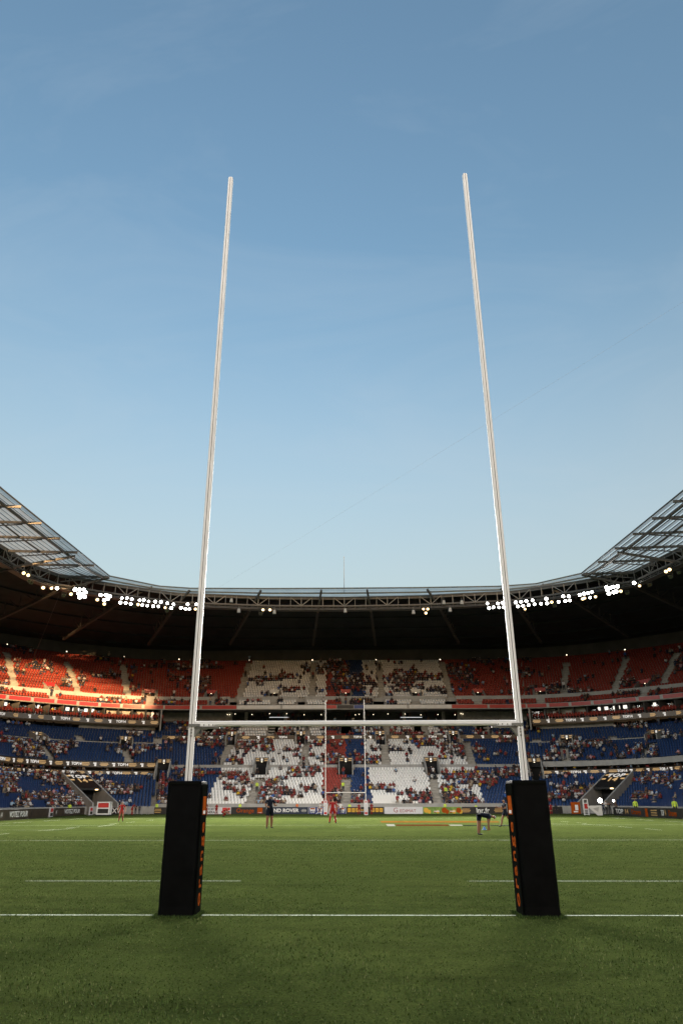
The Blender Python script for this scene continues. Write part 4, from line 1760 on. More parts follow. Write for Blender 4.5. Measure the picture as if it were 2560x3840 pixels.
far_beam = beam_data.copy()
far_beam.energy = 31000
far_beam.shadow_soft_size = 1.5
wide_beam = beam_data.copy()
wide_beam.energy = 4200
wide_beam.spot_size = math.radians(84)


def beam(F, data=beam_data):
    o = bpy.data.objects.new('beam', data)
    COL.objects.link(o)
    o.parent = F
    o.location = (0, -.25, 0)
    o.rotation_euler = (PI / 2, 0, PI)
    o.rotation_euler = (-PI / 2, 0, 0)


ring_in = [(x * .992, y - .35 if y > 117 else y) for x, y in RING]
for px, py, kd in FL:
    p = on_ring(px, py, ring_in)
    d = Vector((0, 62, 1)) - p
    wh = 'left corner of the roof' if px < 800 else 'right corner of the roof' if px > 1750 else 'middle of the end roof'
    st = {'g': 'blazing white floodlight', 'w': 'dim warm glowing floodlight', 'd': 'unlit dark floodlight'}[kd]
    F = empty('floodlight', p)
    F.rotation_euler = Euler((math.radians(14) * -1, 0, math.atan2(-d.y, -d.x) - PI / 2))
    # aim: the lens looks along local -y towards the pitch and the goal behind it
    aim = (Vector((random.uniform(-6, 6), 45 + random.uniform(-8, 8), 0)) - p)
    F.rotation_euler = aim.to_track_quat('-Y', 'Z').to_euler()
    tag(F, '%s on the truss at the %s' % (st, wh), 'floodlight', '%ss at the %s' % (st, wh))
    link('housing', lamp_parts[kd][0], F)
    link('lens', lamp_parts[kd][1], F)
    sc_ = 1.12 if (kd == 'g' and (275 < px < 325 or 375 < px < 420 or 2268 < px < 2320 or 2360 < px < 2385)) else random.uniform(.82, 1.08)
    F.scale = (sc_, sc_, sc_)
    if kd == 'g':
        glow_count += 1
        if glow_count % 5 == 1:
            beam(F, far_beam)

# the same lamps further along both sides
for sx in (-1, 1):
    for yy in (80, 66, 52, 38, 24):
        F = empty('floodlight', (sx * 50.6, yy, 34.9))
        F.rotation_euler = (Vector((0, yy + 34, 0)) - F.location).to_track_quat('-Y', 'Z').to_euler()
        tag(F, 'white floodlight on the %s side truss beyond the edge of the photo' % ('left' if sx < 0 else 'right'), 'floodlight', 'floodlights on the %s side truss' % ('left' if sx < 0 else 'right'))
        link('housing', lamp_parts['g'][0], F)
        link('lens', lamp_parts['g'][1], F)
        beam(F)

for xx in (-33, -12, 12, 33):  # unseen lamps added behind the camera to brighten the near posts
    F = empty('floodlight', (xx, -7, 34.9))
    F.rotation_euler = (Vector((xx * .4, 36, 0)) - F.location).to_track_quat('-Y', 'Z').to_euler()
    tag(F, 'added unseen floodlight behind and above the camera, brightening the near posts', 'floodlight', 'added floodlights behind the camera')
    link('housing', lamp_parts['g'][0], F)
    link('lens', lamp_parts['g'][1], F)
    beam(F, wide_beam)
m = MB()
for yy, zz in ((-6.6, 35.6), (-8.2, 35.6), (-6.6, 37.4)):
    m.bar((-52, yy, zz), (52, yy, zz), .25, .25, 'steel')
for xx in range(-52, 52, 4):
    m.bar((xx, -6.6, 35.6), (xx + 4, -6.6, 37.4), .14, .14, 'steel')
roof_part(m, 'ring_truss')  # unseen truss added to carry those extra lamps

# loudspeakers hanging from the end truss
for px, py in ((896, 2290), (1029, 2295), (1294, 2290), (1549, 2295), (1686, 2287), (868, 2252), (1663, 2259), (1730, 2259)):
    p = on_ring(px, py, ring_in)
    S = tag(empty('loudspeaker', p), 'small pale loudspeaker hanging under the truss of the end roof', 'loudspeaker', 'loudspeakers under the end roof truss')
    q = MB()
    q.add([(-.3, -.25, -.35), (.3, -.25, -.35), (.3, .25, -.35), (-.3, .25, -.35), (-.2, -.2, .35), (.2, -.2, .35), (.2, .2, .35), (-.2, .2, .35)],
          [(3, 2, 1, 0), (4, 5, 6, 7), (0, 1, 5, 4), (1, 2, 6, 5), (2, 3, 7, 6), (3, 0, 4, 7)], 'speaker_white')
    q.build('cabinet', S)
    q = MB()
    q.bar((0, 0, .34), (0, 0, .9), .05, .05, 'steel_light')
    q.build('hanger', S)

# ------------------------------------------------------------------ boards along the pitch
def board(pa, pb, h, back, label, cat='advertising board', thick=.14, name='advertising_board', z0=.02):
    a, b = Vector((pa[0], pa[1], 0)), Vector((pb[0], pb[1], 0))
    L = (b - a).length
    c = (a + b) / 2
    rz = math.atan2(b.y - a.y, b.x - a.x)
    B = tag(empty(name, c, rz), label, cat)
    m = MB()
    m.box((0, thick / 2, z0 + h / 2), (L - .03, thick, h), back)
    m.build('panel', B)
    m = MB()
    m.box((0, thick + .18, .03), (L * .9, .36, .05), 'steel')
    for s in (-.42, 0, .42):
        m.bar((s * L, thick + .34, .03), (s * L, thick, h * .8), .05, .05, 'steel')
    m.build('stand', B)
    return B, L, h


def write(B, body, u, z, size, mat, stretch=1.0, bold=0.0, y=-.012):
    me = text_mesh(body, size, mat, .006, bold=bold)
    o = link('lettering', me, B)
    o.location = (u, y, z)
    o.rotation_euler = (PI / 2, 0, 0)
    o.scale = (stretch, 1, 1)
    return o


def patch(B, u, z, w, h, mat, name='emblem', y=-.010):
    m = MB()
    m.box((u, y, z), (w, .012, h), mat)
    return m.build(name, B)


BY = 118.0


def end_board(x0, x1, back, label, h=.98):
    a, b = at_depth(x0, 3052, BY), at_depth(x1, 3052, BY)
    return board((a.x, BY), (b.x, BY), h, back, label)


def ring_shape(B, u, z, ro_, ri, mat, sx=1.0, name='emblem'):
    m = MB()
    n = 18
    vs = []
    for k in range(n):
        a = 2 * PI * k / n
        vs += [(u + sx * ro_ * math.cos(a), -.016, z + ro_ * math.sin(a)), (u + sx * ri * math.cos(a), -.016, z + ri * math.sin(a))]
    m.add(vs, [(2 * k, 2 * ((k + 1) % n), 2 * ((k + 1) % n) + 1, 2 * k + 1) for k in range(n)], mat)
    return m.build(name, B)


B, L, h = end_board(722, 864, 'board_white', 'white board with two black text lines and a red and black square')
write(B, 'SOCIETE', -L * .02, .72, .46, 'print_black', 1.0, .012)
write(B, 'GENERALE', -L * .02, .27, .46, 'print_black', 1.0, .012)
patch(B, L * .385, .74, L * .2, .40, 'print_red')
patch(B, L * .385, .25, L * .2, .40, 'print_black')
patch(B, L * .385, .49, L * .2, .07, 'white_print', y=-.014)
B, L, h = end_board(866, 998, 'board_black', 'black board with orange lettering and a small orange square beside it')
write(B, 'Orange', -L * .10, .50, .86, 'orange_print', 1.05, .01)
patch(B, L * .32, .52, .80, .80, 'orange_print')
write(B, 'orange', L * .32, .24, .2, 'white_print', 1, 0, -.02)
B, L, h = end_board(999, 1155, 'board_navy', 'dark navy board with bold white capitals and a small oval')
write(B, 'LAND ROVER', -L * .10, .50, .70, 'white_print', 1.12, .022)
ring_shape(B, L * .40, .5, .22, .17, 'barrier_grey', 1.8)
ring_shape(B, L * .40, .5, .09, .02, 'barrier_grey', 3.0)
for x0, x1, q in ((1157, 1213, 'left of the far goal'), (1238, 1296, 'between the far goal posts')):
    B, L, h = end_board(x0, x1, 'board_blue', 'short blue board with an orange and white square %s' % q)
    for s in (-.24, .26):
        patch(B, L * s, .70, L * .36, .42, 'white_print')
        patch(B, L * s, .76, L * .30, .20, 'orange_print', y=-.016)
        write(B, 'CAF', L * s, .28, .42, 'white_print', 1, .006)
B, L, h = end_board(1298, 1440, 'board_black', 'black board with six yellow numbered squares behind the far goal')
for k, (s, n_) in enumerate(((-.42, '1'), (-.31, '4'), (-.20, '6'), (.20, '1'), (.31, '4'), (.42, '6'))):
    patch(B, L * s, .56, L * .085, .56, 'board_yellow')
    write(B, n_, L * s, .56, .40, 'print_black', 1, 0, -.02)
patch(B, -L * .02, .56, L * .22, .10, 'board_yellow')
patch(B, -L * .02, .34, L * .22, .08, 'barrier_grey')
B, L, h = end_board(1442, 1585, 'board_white', 'white board with a single dark red word')
write(B, 'G', -L * .21, .52, .98, 'print_darkred', 1.05, -.004)
write(B, 'EDIMAT', L * .11, .42, .62, 'print_darkred', 1.15, -.002)
B, L, h = end_board(1586, 1731, 'board_green', 'green and yellow board printed with oranges')
for s, c, r in ((-.42, 'board_yellow', .36), (-.34, 'board_yellow', .28), (-.12, 'board_yellow', .25), (.05, 'orange_print', .40), (.12, 'orange_print', .30), (.30, 'board_yellow', .3), (.42, 'orange_print', .38), (.47, 'board_yellow', .3), (-.2, 'orange_print', .16), (.22, 'orange_print', .2)):
    m = MB()
    zc_ = .52 if r > .3 else .32
    n = 16
    m.add([(L * s + r * math.cos(2 * PI * k / n), -.014 - .001 * r, zc_ + min(.44, r) * math.sin(2 * PI * k / n)) for k in range(n)], [tuple(range(n))[::-1]], c)
    m.build('printed_fruit', B)
write(B, 'oasis', -L * .15, .40, .36, 'white_print', 1.2, .01, -.03)
write(B, 'oasis', L * .26, .40, .34, 'white_print', 1.2, .01, -.03)
B, L, h = end_board(1732, 1888, 'board_black', 'black board with gold streaks and white web address on the right')
write(B, 'lnr.fr', 0, .48, .98, 'white_print', 1.05, .012)
for s in (-.40, .38):
    for z, w in ((.68, .20), (.50, .24), (.30, .20)):
        patch(B, L * s, z, L * w * .9, .09, 'print_gold', 'gold_stripe')
B, L, h = end_board(577, 720, 'board_black', 'black board with gold streaks half hidden by the left black pad')
for z, w in ((.72, .16), (.50, .18), (.26, .16)):
    patch(B, -L * .40, z, L * w, .10, 'print_gold', 'gold_stripe')
write(B, 'TOP14', L * .14, .52, .80, 'white_print', 1.0, .012)
B, L, h = end_board(1960, 2110, 'board_black', 'black board behind the right black pad with white lettering')
write(B, 'TOP14', -L * .1, .52, .8, 'white_print', 1.0, .012)

# touchline boards
def side_board(pa, pb, back, label, h=1.0):
    a, b = at_height(*pa), at_height(*pb)
    return board((a.x, a.y), (b.x, b.y), h, back, label)


def vote(B, L, u0):
    write(B, 'VOTEZ POUR', u0, .52, .78, 'white_print', .82 * L / 9, .02)


lb = []
B, L, h = side_board((-60, 3082), (111, 3070.5), 'board_brown', 'brown board with white slogan at the left edge of the photo')
write(B, '14', -L * .17, .5, .7, 'white_print', .8)
vote(B, L, L * .22)
B, L, h = side_board((112, 3070.2), (186, 3064.5), 'board_brown', 'plain smoky brown board between two slogans on the left touchline')
patch(B, -L * .45, .5, .12, .98, 'rubber_black', 'end_strip')
B, L, h = side_board((200, 3063.5), (333, 3053.4), 'board_brown', 'brown board with white slogan next to the left tunnel')
write(B, '14', -L * .44, .5, .7, 'white_print', .8)
vote(B, L, -L * .02)
for (xa, ya), (xb, yb), where in (((186, 3064.8), (199, 3063.8), 'between the brown boards'), ((336, 3057.5), (347, 3057), 'at the mouth of the left tunnel')):
    B, L, h = side_board((xa, ya), (xb, yb), 'board_white', 'narrow upright panel with red over black squares %s' % where, 1.12)
    patch(B, 0, .80, L * .75, .40, 'print_red')
    patch(B, 0, .32, L * .75, .36, 'print_black')
a, b = at_height(418, 3054.5), at_height(462, 3054.5)
B, L, h = board((a.x, a.y), (b.x, b.y), .95, 'board_black', 'black board with two large white letters behind the left red player')
write(B, 'XV', -L * .1, .5, 1.0, 'white_print', 1.0, .02)
pts = [2300, 2360, 2431, 2476, 2500, 2562, 2640]
yy = [3057.5, 3060.5, 3064.5, 3067, 3068.3, 3071.6, 3077]
kinds = ['top', 'ora', 'str', 'top2', 'ora2', 'top3']
for k in range(6):
    lab = ['black board with white lettering nearest the right tunnel', 'black board with orange lettering and an orange block on the right touchline', 'short black board with gold streaks on the right touchline',
           'black board with white lettering between gold streaks and orange lettering', 'black board with orange lettering at the right edge of the photo', 'dark board just beyond the right edge of the photo'][k]
    B, L, h = side_board((pts[k], yy[k]), (pts[k + 1], yy[k + 1]), 'board_black', lab)
    if kinds[k].startswith('top'):
        write(B, 'TOP', -L * .1, .5, .8, 'white_print', .30 * L, .015)
        write(B, '14', L * .34, .5, .8, 'print_gold', .28 * L, .015)
    elif kinds[k].startswith('ora'):
        write(B, 'Orange', -L * .12, .5, .8, 'orange_print', .21 * L, .015)
        if k == 1:
            patch(B, L * .42, .5, L * .13, .92, 'orange_print')
    else:
        for z in (.75, .5, .25):
            patch(B, 0, z, L * .5, .11, 'print_gold', 'gold_stripe')

# crowd barriers behind the boards
def barrier(p, rz, L, label, group):
    Bq = tag(empty('crowd_barrier', p, rz), label, 'barrier', group)
    m = MB()
    for z in (.15, 1.05):
        m.bar((-L / 2, 0, z), (L / 2, 0, z), .05, .05, 'barrier_grey')
    for s in (-.5, .5):
        m.bar((s * L, 0, 0), (s * L, 0, 1.05), .05, .05, 'barrier_grey')
        m.bar((s * L * .9, -.25, .02), (s * L * .9, .25, .02), .05, .04, 'barrier_grey')
    m.build('frame', Bq)
    m = MB()
    for k in range(1, int(L / .14)):
        m.bar((-L / 2 + k * .14, 0, .15), (-L / 2 + k * .14, 0, 1.05), .025, .025, 'barrier_grey')
    m.build('bars', Bq)


for px in (445, 470, 495, 520, 545, 565):
    a = at_depth(px, 3050, 118.6)
    barrier((a.x, a.y, 0), 0, 1.25, 'grey metal crowd barrier in the row left of the left near pad', 'crowd barriers left of the left pad')
for px in (2095, 2115, 2135, 2190):
    a = at_depth(px, 3050, 118.6)
    barrier((a.x, a.y, 0), 0, 1.1, 'grey metal crowd barrier in the row right of the right near pad', 'crowd barriers right of the right pad')
for k in range(9):
    f = k / 8
    a = at_height(2330, 3057).lerp(at_height(2560, 3068), f)
    barrier((a.x + 1.6, a.y + .3, 0), PI / 2 * .98, 2.6, 'grey metal crowd barrier in the row behind the right touchline boards', 'crowd barriers behind the right touchline boards')

# the advertising cube by the left tunnel
a = at_height(389, 3061)
C = tag(empty('display_trolley', a, .05), 'white framed trolley box with red over black panel by the left tunnel', 'display box')
m = MB()
for sx in (-.78, .78):
    for sy in (-.6, .6):
        m.bar((sx, sy, .2), (sx, sy, 1.75), .13, .13, 'white_print')
for z in (.28, 1.72):
    for sy in (-.6, .6):
        m.bar((-.78, sy, z), (.78, sy, z), .13, .13, 'white_print')
    for sx in (-.78, .78):
        m.bar((sx, -.6, z), (sx, .6, z), .13, .13, 'white_print')
m.build('frame', C)
m = MB()
m.box((0, -.57, 1.36), (1.4, .04, .56), 'print_red')
m.box((0, -.57, .64), (1.4, .04, .52), 'print_black')
m.box((0, -.57, .99), (1.4, .045, .12), 'white_print')
m.box((0, 0, 1.0), (1.36, 1.0, 1.3), 'board_white')
m.build('panel', C)
m = MB()
m.box((0, 0, .14), (1.9, 1.5, .1), 'rubber_black')
for sx in (-.7, .7):
    for sy in (-.5, .5):
        m.tube((sx - .05, sy, .1), (sx + .05, sy, .1), .1, 'rubber_black', 10)
m.build('trolley_base', C)

# right tunnel side: orange panel, white kicking frame, white slanting panel, television lights
a = at_height(2160, 3056)
C = tag(empty('panel_stand', a, 0), 'upright bright orange panel with white mark near the right tunnel', 'panel')
m = MB()
m.box((0, 0, .9), (1.25, .2, 1.5), 'orange_print')
m.build('panel', C)
m = MB()
m.box((.1, -.115, .95), (.42, .02, .7), 'white_print')
m.box((-.05, -.115, .42), (.6, .02, .16), 'white_print')
m.build('emblem', C)
m = MB()
m.box((0, .1, .08), (1.3, .6, .12), 'rubber_black')
m.build('foot', C)
a = at_height(2199, 3057)
C = tag(empty('banner_frame', a, .2), 'tall white frame holding a narrow red panel by the right tunnel', 'frame')
m = MB()
for sx in (-.32, .32):
    m.bar((sx, 0, 0), (sx, 0, 2.0), .12, .12, 'white_print')
for z in (.1, .75, 1.5, 2.0):
    m.bar((-.32, 0, z), (.32, 0, z), .1, .1, 'white_print')
m.build('frame', C)
m = MB()
m.box((.02, 0, 1.12), (.5, .05, .6), 'print_red')
m.build('panel', C)
a = at_height(2232, 3058)
C = tag(empty('wedge_ramp', a, -.1), 'white wedge shaped panel with slanting left side by the right tunnel', 'panel')
m = MB()
m.add([(-1.0, -.1, 1.2), (.9, -.1, 1.25), (.9, -.1, .02), (.25, -.1, .02), (-1.0, .1, 1.2), (.9, .1, 1.25), (.9, .1, .02), (.25, .1, .02)],
      [(3, 2, 1, 0), (4, 5, 6, 7), (0, 1, 5, 4), (1, 2, 6, 5), (2, 3, 7, 6), (3, 0, 4, 7)], 'fascia_white')
m.build('panel', C)
m = MB()
m.add([(-.25, -.108, .85), (.55, -.108, 1.05), (.35, -.108, .42)], [(0, 2, 1)], 'barrier_grey')
m.build('emblem', C)
for px, py, r, lab in ((2248, 3002, .33, 'large dazzling television lamp on a stand at the right tunnel'), (2298, 3003, .15, 'smaller bright television lamp beside the right tunnel')):
    g = at_height(px, 3056)
    p = at_depth(px, py, g.y + 1)
    C = tag(empty('television_lamp', (p.x, p.y, 0), 0), lab, 'lamp')
    m = MB()
    m.tube((0, 0, 0), (0, 0, p.z), .03, 'rubber_black', 6)
    for k in range(3):
        an = 2 * PI * k / 3
        m.tube((0, 0, .8), (.5 * math.cos(an), .5 * math.sin(an), .02), .02, 'rubber_black', 5)
    m.build('tripod', C)
    m = MB()
    m.tube((0, -.02, p.z), (0, .25, p.z), r, 'lamp_housing', 14, r * .6)
    hd = m.build('head', C)
    m = MB()
    m.tube((0, -.05, p.z), (0, -.02, p.z), r * .92, 'lamp_glow', 14)
    m.build('lens', hd)


# ------------------------------------------------------------------ people
def seg_dist(p, a, b):
    d = b - a
    L = d.length_squared
    t = 0 if L < 1e-9 else max(0, min(1, (p - a).dot(d) / L))
    return (p - (a + d * t)).length, t


def skin_mesh(name, J, B, root, sub, fw):
    """one continuous body grown over a skeleton; returns vertices, faces and the class of each face"""
    keys = list(J)
    bm = bmesh.new()
    lay = bm.verts.layers.skin.verify()
    vs = {}
    for k in keys:
        v = bm.verts.new(J[k][0])
        v[lay].radius = (J[k][1], J[k][1] if len(J[k]) < 3 else J[k][2])
        v[lay].use_root = (k == root)
        vs[k] = v
    for a, b, c in B:
        bm.edges.new((vs[a], vs[b]))
    me = bpy.data.meshes.new(name)
    bm.to_mesh(me)
    bm.free()
    o = bpy.data.objects.new(name, me)
    COL.objects.link(o)
    md = o.modifiers.new('skin', 'SKIN')
    md.use_smooth_shade = True
    md.branch_smoothing = .6
    if sub:
        s = o.modifiers.new('subdivision', 'SUBSURF')
        s.levels = s.render_levels = sub
    dg = bpy.context.evaluated_depsgraph_get()
    ev = bpy.data.meshes.new_from_object(o.evaluated_get(dg))
    bpy.data.objects.remove(o)
    V = [v.co.copy() for v in ev.vertices]
    F = [tuple(p.vertices) for p in ev.polygons]
    C = []
    for f in F:
        c = sum((V[i] for i in f), Vector()) / len(f)
        best, bc = 1e9, None
        for a, b, cl in B:
            d, t = seg_dist(c, J[a][0], J[b][0])
            d -= J[a][1] * (1 - t) + J[b][1] * t
            if d < best:
                best, bc = d, cl
        if bc == 'head':
            h = J['head'][0]
            q = c - h
            up = (J['crown'][0] - J['neck'][0]).normalized()
            bc = 'hair' if q.dot(up) > .035 or (q.dot(fw) < .0 and q.dot(up) > -.06) else 'skin'
        C.append(bc)
    bpy.data.meshes.remove(ev)
    return V, F, C


def skeleton(lean=0, hip=(0, 0), knee=(0, 0), arm=(0, 0), elbow=(10, 10), out=(.12, .12), nod=0, seated=False, spread=.0, turn=0, fingers=True, bulk=1.0, hunch=0):
    R = math.radians
    J, B = {}, []
    fwd = lambda a: Vector((0, -math.sin(R(a)), -math.cos(R(a))))
    hipz = 0.0
    feet = {}
    for i, s in enumerate((-1, 1)):
        h = Vector((s * .10, 0, -.02))
        k = h + fwd(hip[i]) * .44 + Vector((s * spread * .5, 0, 0))
        a = k + fwd(hip[i] - knee[i]) * .43 + Vector((s * spread * .5, 0, 0))
        n = 'LR'[i]
        J['hip' + n] = (h, .098 * bulk)
        J['thigh' + n] = (h.lerp(k, .55), .082 * bulk)
        J['knee' + n] = (k, .058 * bulk)
        J['calf' + n] = (k.lerp(a, .35), .060 * bulk)
        J['ankle' + n] = (a, .040 * (bulk + 1) / 2)
        toe_dir = Vector((s * .25, -1, 0)).normalized()
        J['heel' + n] = (a + Vector((0, .015, -.055)), .038)
        J['toe' + n] = (a + toe_dir * .17 + Vector((0, 0, -.065)), .030)
        B += [('hip' + n, 'thigh' + n, 'shorts'), ('thigh' + n, 'knee' + n, 'thigh'), ('knee' + n, 'calf' + n, 'sock'), ('calf' + n, 'ankle' + n, 'sock'), ('ankle' + n, 'heel' + n, 'boot'), ('heel' + n, 'toe' + n, 'boot')]
        feet[n] = a.z - .095
    low = min(feet.values())
    up = Vector((0, -math.sin(R(lean)), math.cos(R(lean))))
    up2 = Vector((0, -math.sin(R(lean + hunch)), math.cos(R(lean + hunch))))
    up3 = Vector((0, -math.sin(R(lean + hunch + nod)), math.cos(R(lean + hunch + nod))))
    face = Vector((math.sin(R(turn)) * 1.0, -math.cos(R(turn)) * math.cos(R(lean + nod)), -math.sin(R(lean + nod)))).normalized()
    J['pelvis'] = (Vector((0, 0, .03)), .125 * bulk)
    J['waist'] = (up * .20, .122 * bulk)
    J['chest'] = (up * .38, .145 * bulk)
    J['collar'] = (up * .40 + up2 * .11, .085)
    J['neck'] = (up * .40 + up2 * .19, .052)
    J['head'] = (J['neck'][0] + up3 * .13 + face * .015, .090)
    J['crown'] = (J['neck'][0] + up3 * .215 + face * .005, .070)
    J['face'] = (face, 0)
    B += [('pelvis', 'waist', 'shirt'), ('waist', 'chest', 'shirt'), ('chest', 'collar', 'shirt'), ('collar', 'neck', 'skin'), ('neck', 'head', 'head'), ('head', 'crown', 'head')]
    for n in 'LR':
        B.append(('pelvis', 'hip' + n, 'shorts'))
    for i, s in enumerate((-1, 1)):
        n = 'LR'[i]
        sh = up * .40 + up2 * .075 + Vector((s * .185 * (bulk + 2) / 3, 0, 0))
        d1 = (fwd(arm[i]) + Vector((s * out[i], 0, 0))).normalized()
        d2 = (fwd(arm[i] + elbow[i]) + Vector((s * out[i] * (1 - elbow[i] / 45.0), 0, 0))).normalized()
        el = sh + d1 * .29
        wr = el + d2 * .25
        J['shoulder' + n] = (sh, .068)
        J['upper' + n] = (sh.lerp(el, .55), .054 * (bulk + 1) / 2)
        J['elbow' + n] = (el, .043 * (bulk + 1) / 2)
        J['wrist' + n] = (wr, .029)
        J['palm' + n] = (wr + d2 * .075, .036, .022)
        B += [('collar', 'shoulder' + n, 'shirt'), ('shoulder' + n, 'upper' + n, 'shirt'), ('upper' + n, 'elbow' + n, 'forearm'), ('elbow' + n, 'wrist' + n, 'forearm'), ('wrist' + n, 'palm' + n, 'skin')]
        if fingers:
            side = Vector((s, 0, 0))
            acr = d2.cross(side).normalized() if abs(d2.x) < .9 else Vector((0, 1, 0))
            for q, (off, ln) in enumerate(((-.030, .062), (-.010, .078), (.010, .083), (.030, .074))):
                b0 = wr + d2 * .105 + acr * off
                J['knuckle%s%d' % (n, q)] = (b0, .0095)
                J['tip%s%d' % (n, q)] = (b0 + d2 * ln * .9 - side * ln * .35, .0075)
                B += [('palm' + n, 'knuckle%s%d' % (n, q), 'skin'), ('knuckle%s%d' % (n, q), 'tip%s%d' % (n, q), 'skin')]
            t0 = wr + d2 * .05 - acr * .036
            J['thumb' + n] = (t0, .011)
            J['thumbtip' + n] = (t0 + d2 * .055 - acr * .030 - side * .02, .008)
            B += [('palm' + n, 'thumb' + n, 'skin'), ('thumb' + n, 'thumbtip' + n, 'skin')]
    if not seated:
        for k in J:
            if k != 'face':
                v = J[k]
                J[k] = (v[0] + Vector((0, 0, -low)), *v[1:])
    return J, B


def body(sub=1, **pose):
    J, B = skeleton(**pose)
    face = J['face']
    K = {k: v for k, v in J.items() if k != 'face'}
    # the face: a nose grown from the head
    if sub:
        K['nose'] = (J['head'][0] + face[0] * .108 + Vector((0, 0, -.012)), .014)
        B.append(('head', 'nose', 'skin'))
    return skin_mesh('body', K, B, 'pelvis', sub, face[0])


def person_mesh(name, V, F, C, kit):
    me = bpy.data.meshes.new(name)
    me.from_pydata([tuple(v) for v in V], [], F)
    mats = []
    idx = []
    for c in C:
        m = kit.get(c, kit['shirt'])
        if m not in mats:
            mats.append(m)
        idx.append(mats.index(m))
    for m in mats:
        me.materials.append(M[m])
    me.polygons.foreach_set('material_index', np.array(idx, dtype=np.int32))
    me.polygons.foreach_set('use_smooth', np.ones(len(F), dtype=bool))
    me.update()
    return me


def kit(shirt, shorts, socks, boot='rubber_black', skin='skin', hair='hair_dark', thigh=None, forearm=None):
    return dict(shirt=shirt, shorts=shorts, sock=socks, boot=boot, skin=skin, hair=hair, thigh=thigh or skin, forearm=forearm or skin, head=skin)


def figure(px, feet, head, rz, label, k, stature=None, group=None, **pose):
    g = at_height(px, feet)
    V, F, C = body(1, **pose)
    hgt = max(v.z for v in V) - min(v.z for v in V)
    want = at_depth(px, head, g.y).z
    s = want / hgt if stature is None else stature / 1.80
    me = person_mesh('person', V, F, C, k)
    o = link('person', me)
    o.location = g
    o.rotation_euler = (0, 0, math.radians(rz))
    o.scale = (s * 1.14, s * 1.14, s)
    tag(o, label, 'person', group)
    return o


RED = kit('kit_red', 'kit_red', 'kit_red')
NAVY = kit('kit_navy', 'kit_navy', 'skin_tan', skin='skin_tan', hair='hair_dark')
NAVY_CAP = kit('kit_navy', 'kit_navy', 'skin_tan', skin='skin_tan', hair='cap_blue')
figure(1010, 3107, 2984, 25, 'person in black kit and blue cap standing on the pitch looking down at hands', NAVY_CAP, hip=(4, -6), knee=(4, 6), arm=(12, 18), elbow=(70, 80), nod=30, out=(.15, .1), spread=.05, bulk=1.3)
figure(1247, 3088, 2998, 180, 'person in red kit seen from behind with a ball before the far goal', RED, hip=(5, -5), knee=(5, 4), arm=(8, -4), elbow=(20, 18), out=(.3, .3), spread=.12, bulk=1.25)
figure(1799, 3131, 3047, 90, 'person in navy kit bending down to the grass left of the right pad', kit('kit_navy', 'kit_navy', 'skin_tan', skin='skin_tan', hair='cap_blue'), stature=1.92, lean=100, hip=(-6, 4), knee=(2, 10), arm=(-16, -4), elbow=(6, 12), nod=-8, bulk=1.3, spread=.08)
figure(1897, 3100, 2999, -80, 'person in navy kit walking past the right pad with bare legs in stride', NAVY, hip=(22, -20), knee=(8, 14), arm=(25, 15), elbow=(80, 85), nod=8, bulk=1.08)
figure(453, 3081, 3009, 10, 'person in red kit standing alone on the left of the pitch', kit('kit_red', 'print_darkred', 'shirt_dark_red'), hip=(3, -3), knee=(3, 3), arm=(-8, -8), elbow=(40, 40), out=(.45, .45), spread=.06, bulk=1.1)
figure(493, 3059, 3014, 60, 'person in red shirt leaning forward before the grey barriers on the left', RED, lean=32, hip=(20, 6), knee=(20, 8), arm=(35, 40), elbow=(15, 10), spread=.06)
figure(832, 3064, 3036, 70, 'person in red kit crouching on the grass before the white board', RED, stature=1.95, lean=62, hip=(85, 70), knee=(120, 118), arm=(40, 30), elbow=(20, 20), nod=-10, bulk=1.1)
figure(771, 3060, 3011, 0, 'person in red kit standing just right of the left black pad', RED, arm=(6, 4), spread=.06)
figure(811, 3058, 3014, -30, 'person in red kit standing before the black lettered white board', RED, hip=(10, -8), knee=(8, 8), arm=(15, -10), elbow=(30, 30))
figure(1197, 3059, 3011, 70, 'person in white shirt and blue shorts running left of the far goal', kit('shirt_white', 'board_blue', 'board_white'), lean=8, hip=(35, -20), knee=(25, 35), arm=(-25, 35), elbow=(70, 70))
figure(1277, 3058, 3010, -10, 'person in white shirt standing between the far goal posts', kit('shirt_white', 'trousers', 'trousers', thigh='trousers'), arm=(8, 12), elbow=(30, 45))
figure(1346, 3057, 3013, 0, 'person in red kit standing left of the right white far pad', RED, arm=(5, 5), spread=.05)
figure(1393, 3056, 3011, 15, 'person in red kit standing right of the far goal before yellow squares', RED, hip=(4, -4), arm=(20, 8), elbow=(40, 20))
figure(1262, 3057, 3014, 30, 'person in red kit stretching beside the left white far pad', RED, lean=12, arm=(20, 20), elbow=(20, 20))
figure(2066, 3055, 3013, -20, 'person in red kit standing right of the right black pad', RED, hip=(4, -6), arm=(10, 5), elbow=(30, 20))
figure(2086, 3054, 3015, 10, 'person in black tracksuit standing beside a red player right of the right pad', kit('shirt_black', 'trousers', 'trousers', thigh='trousers', forearm='shirt_black'))
figure(508, 3054, 3018, 0, 'person in dark tracksuit standing behind the leaning red player on the left', kit('shirt_black', 'trousers', 'trousers', thigh='trousers', forearm='shirt_black'), arm=(10, 10), elbow=(60, 60))
figure(522, 3054, 3020, 15, 'person in green black jacket beside the grey barriers on the left', kit('shirt_black', 'trousers', 'trousers', thigh='trousers', forearm='shirt_black'))
figure(2275, 3058, 3003, 20, 'person in grey white shirt by the television lamps of the right tunnel', kit('shirt_white', 'trousers', 'trousers', thigh='trousers'), arm=(60, 50), elbow=(50, 60))
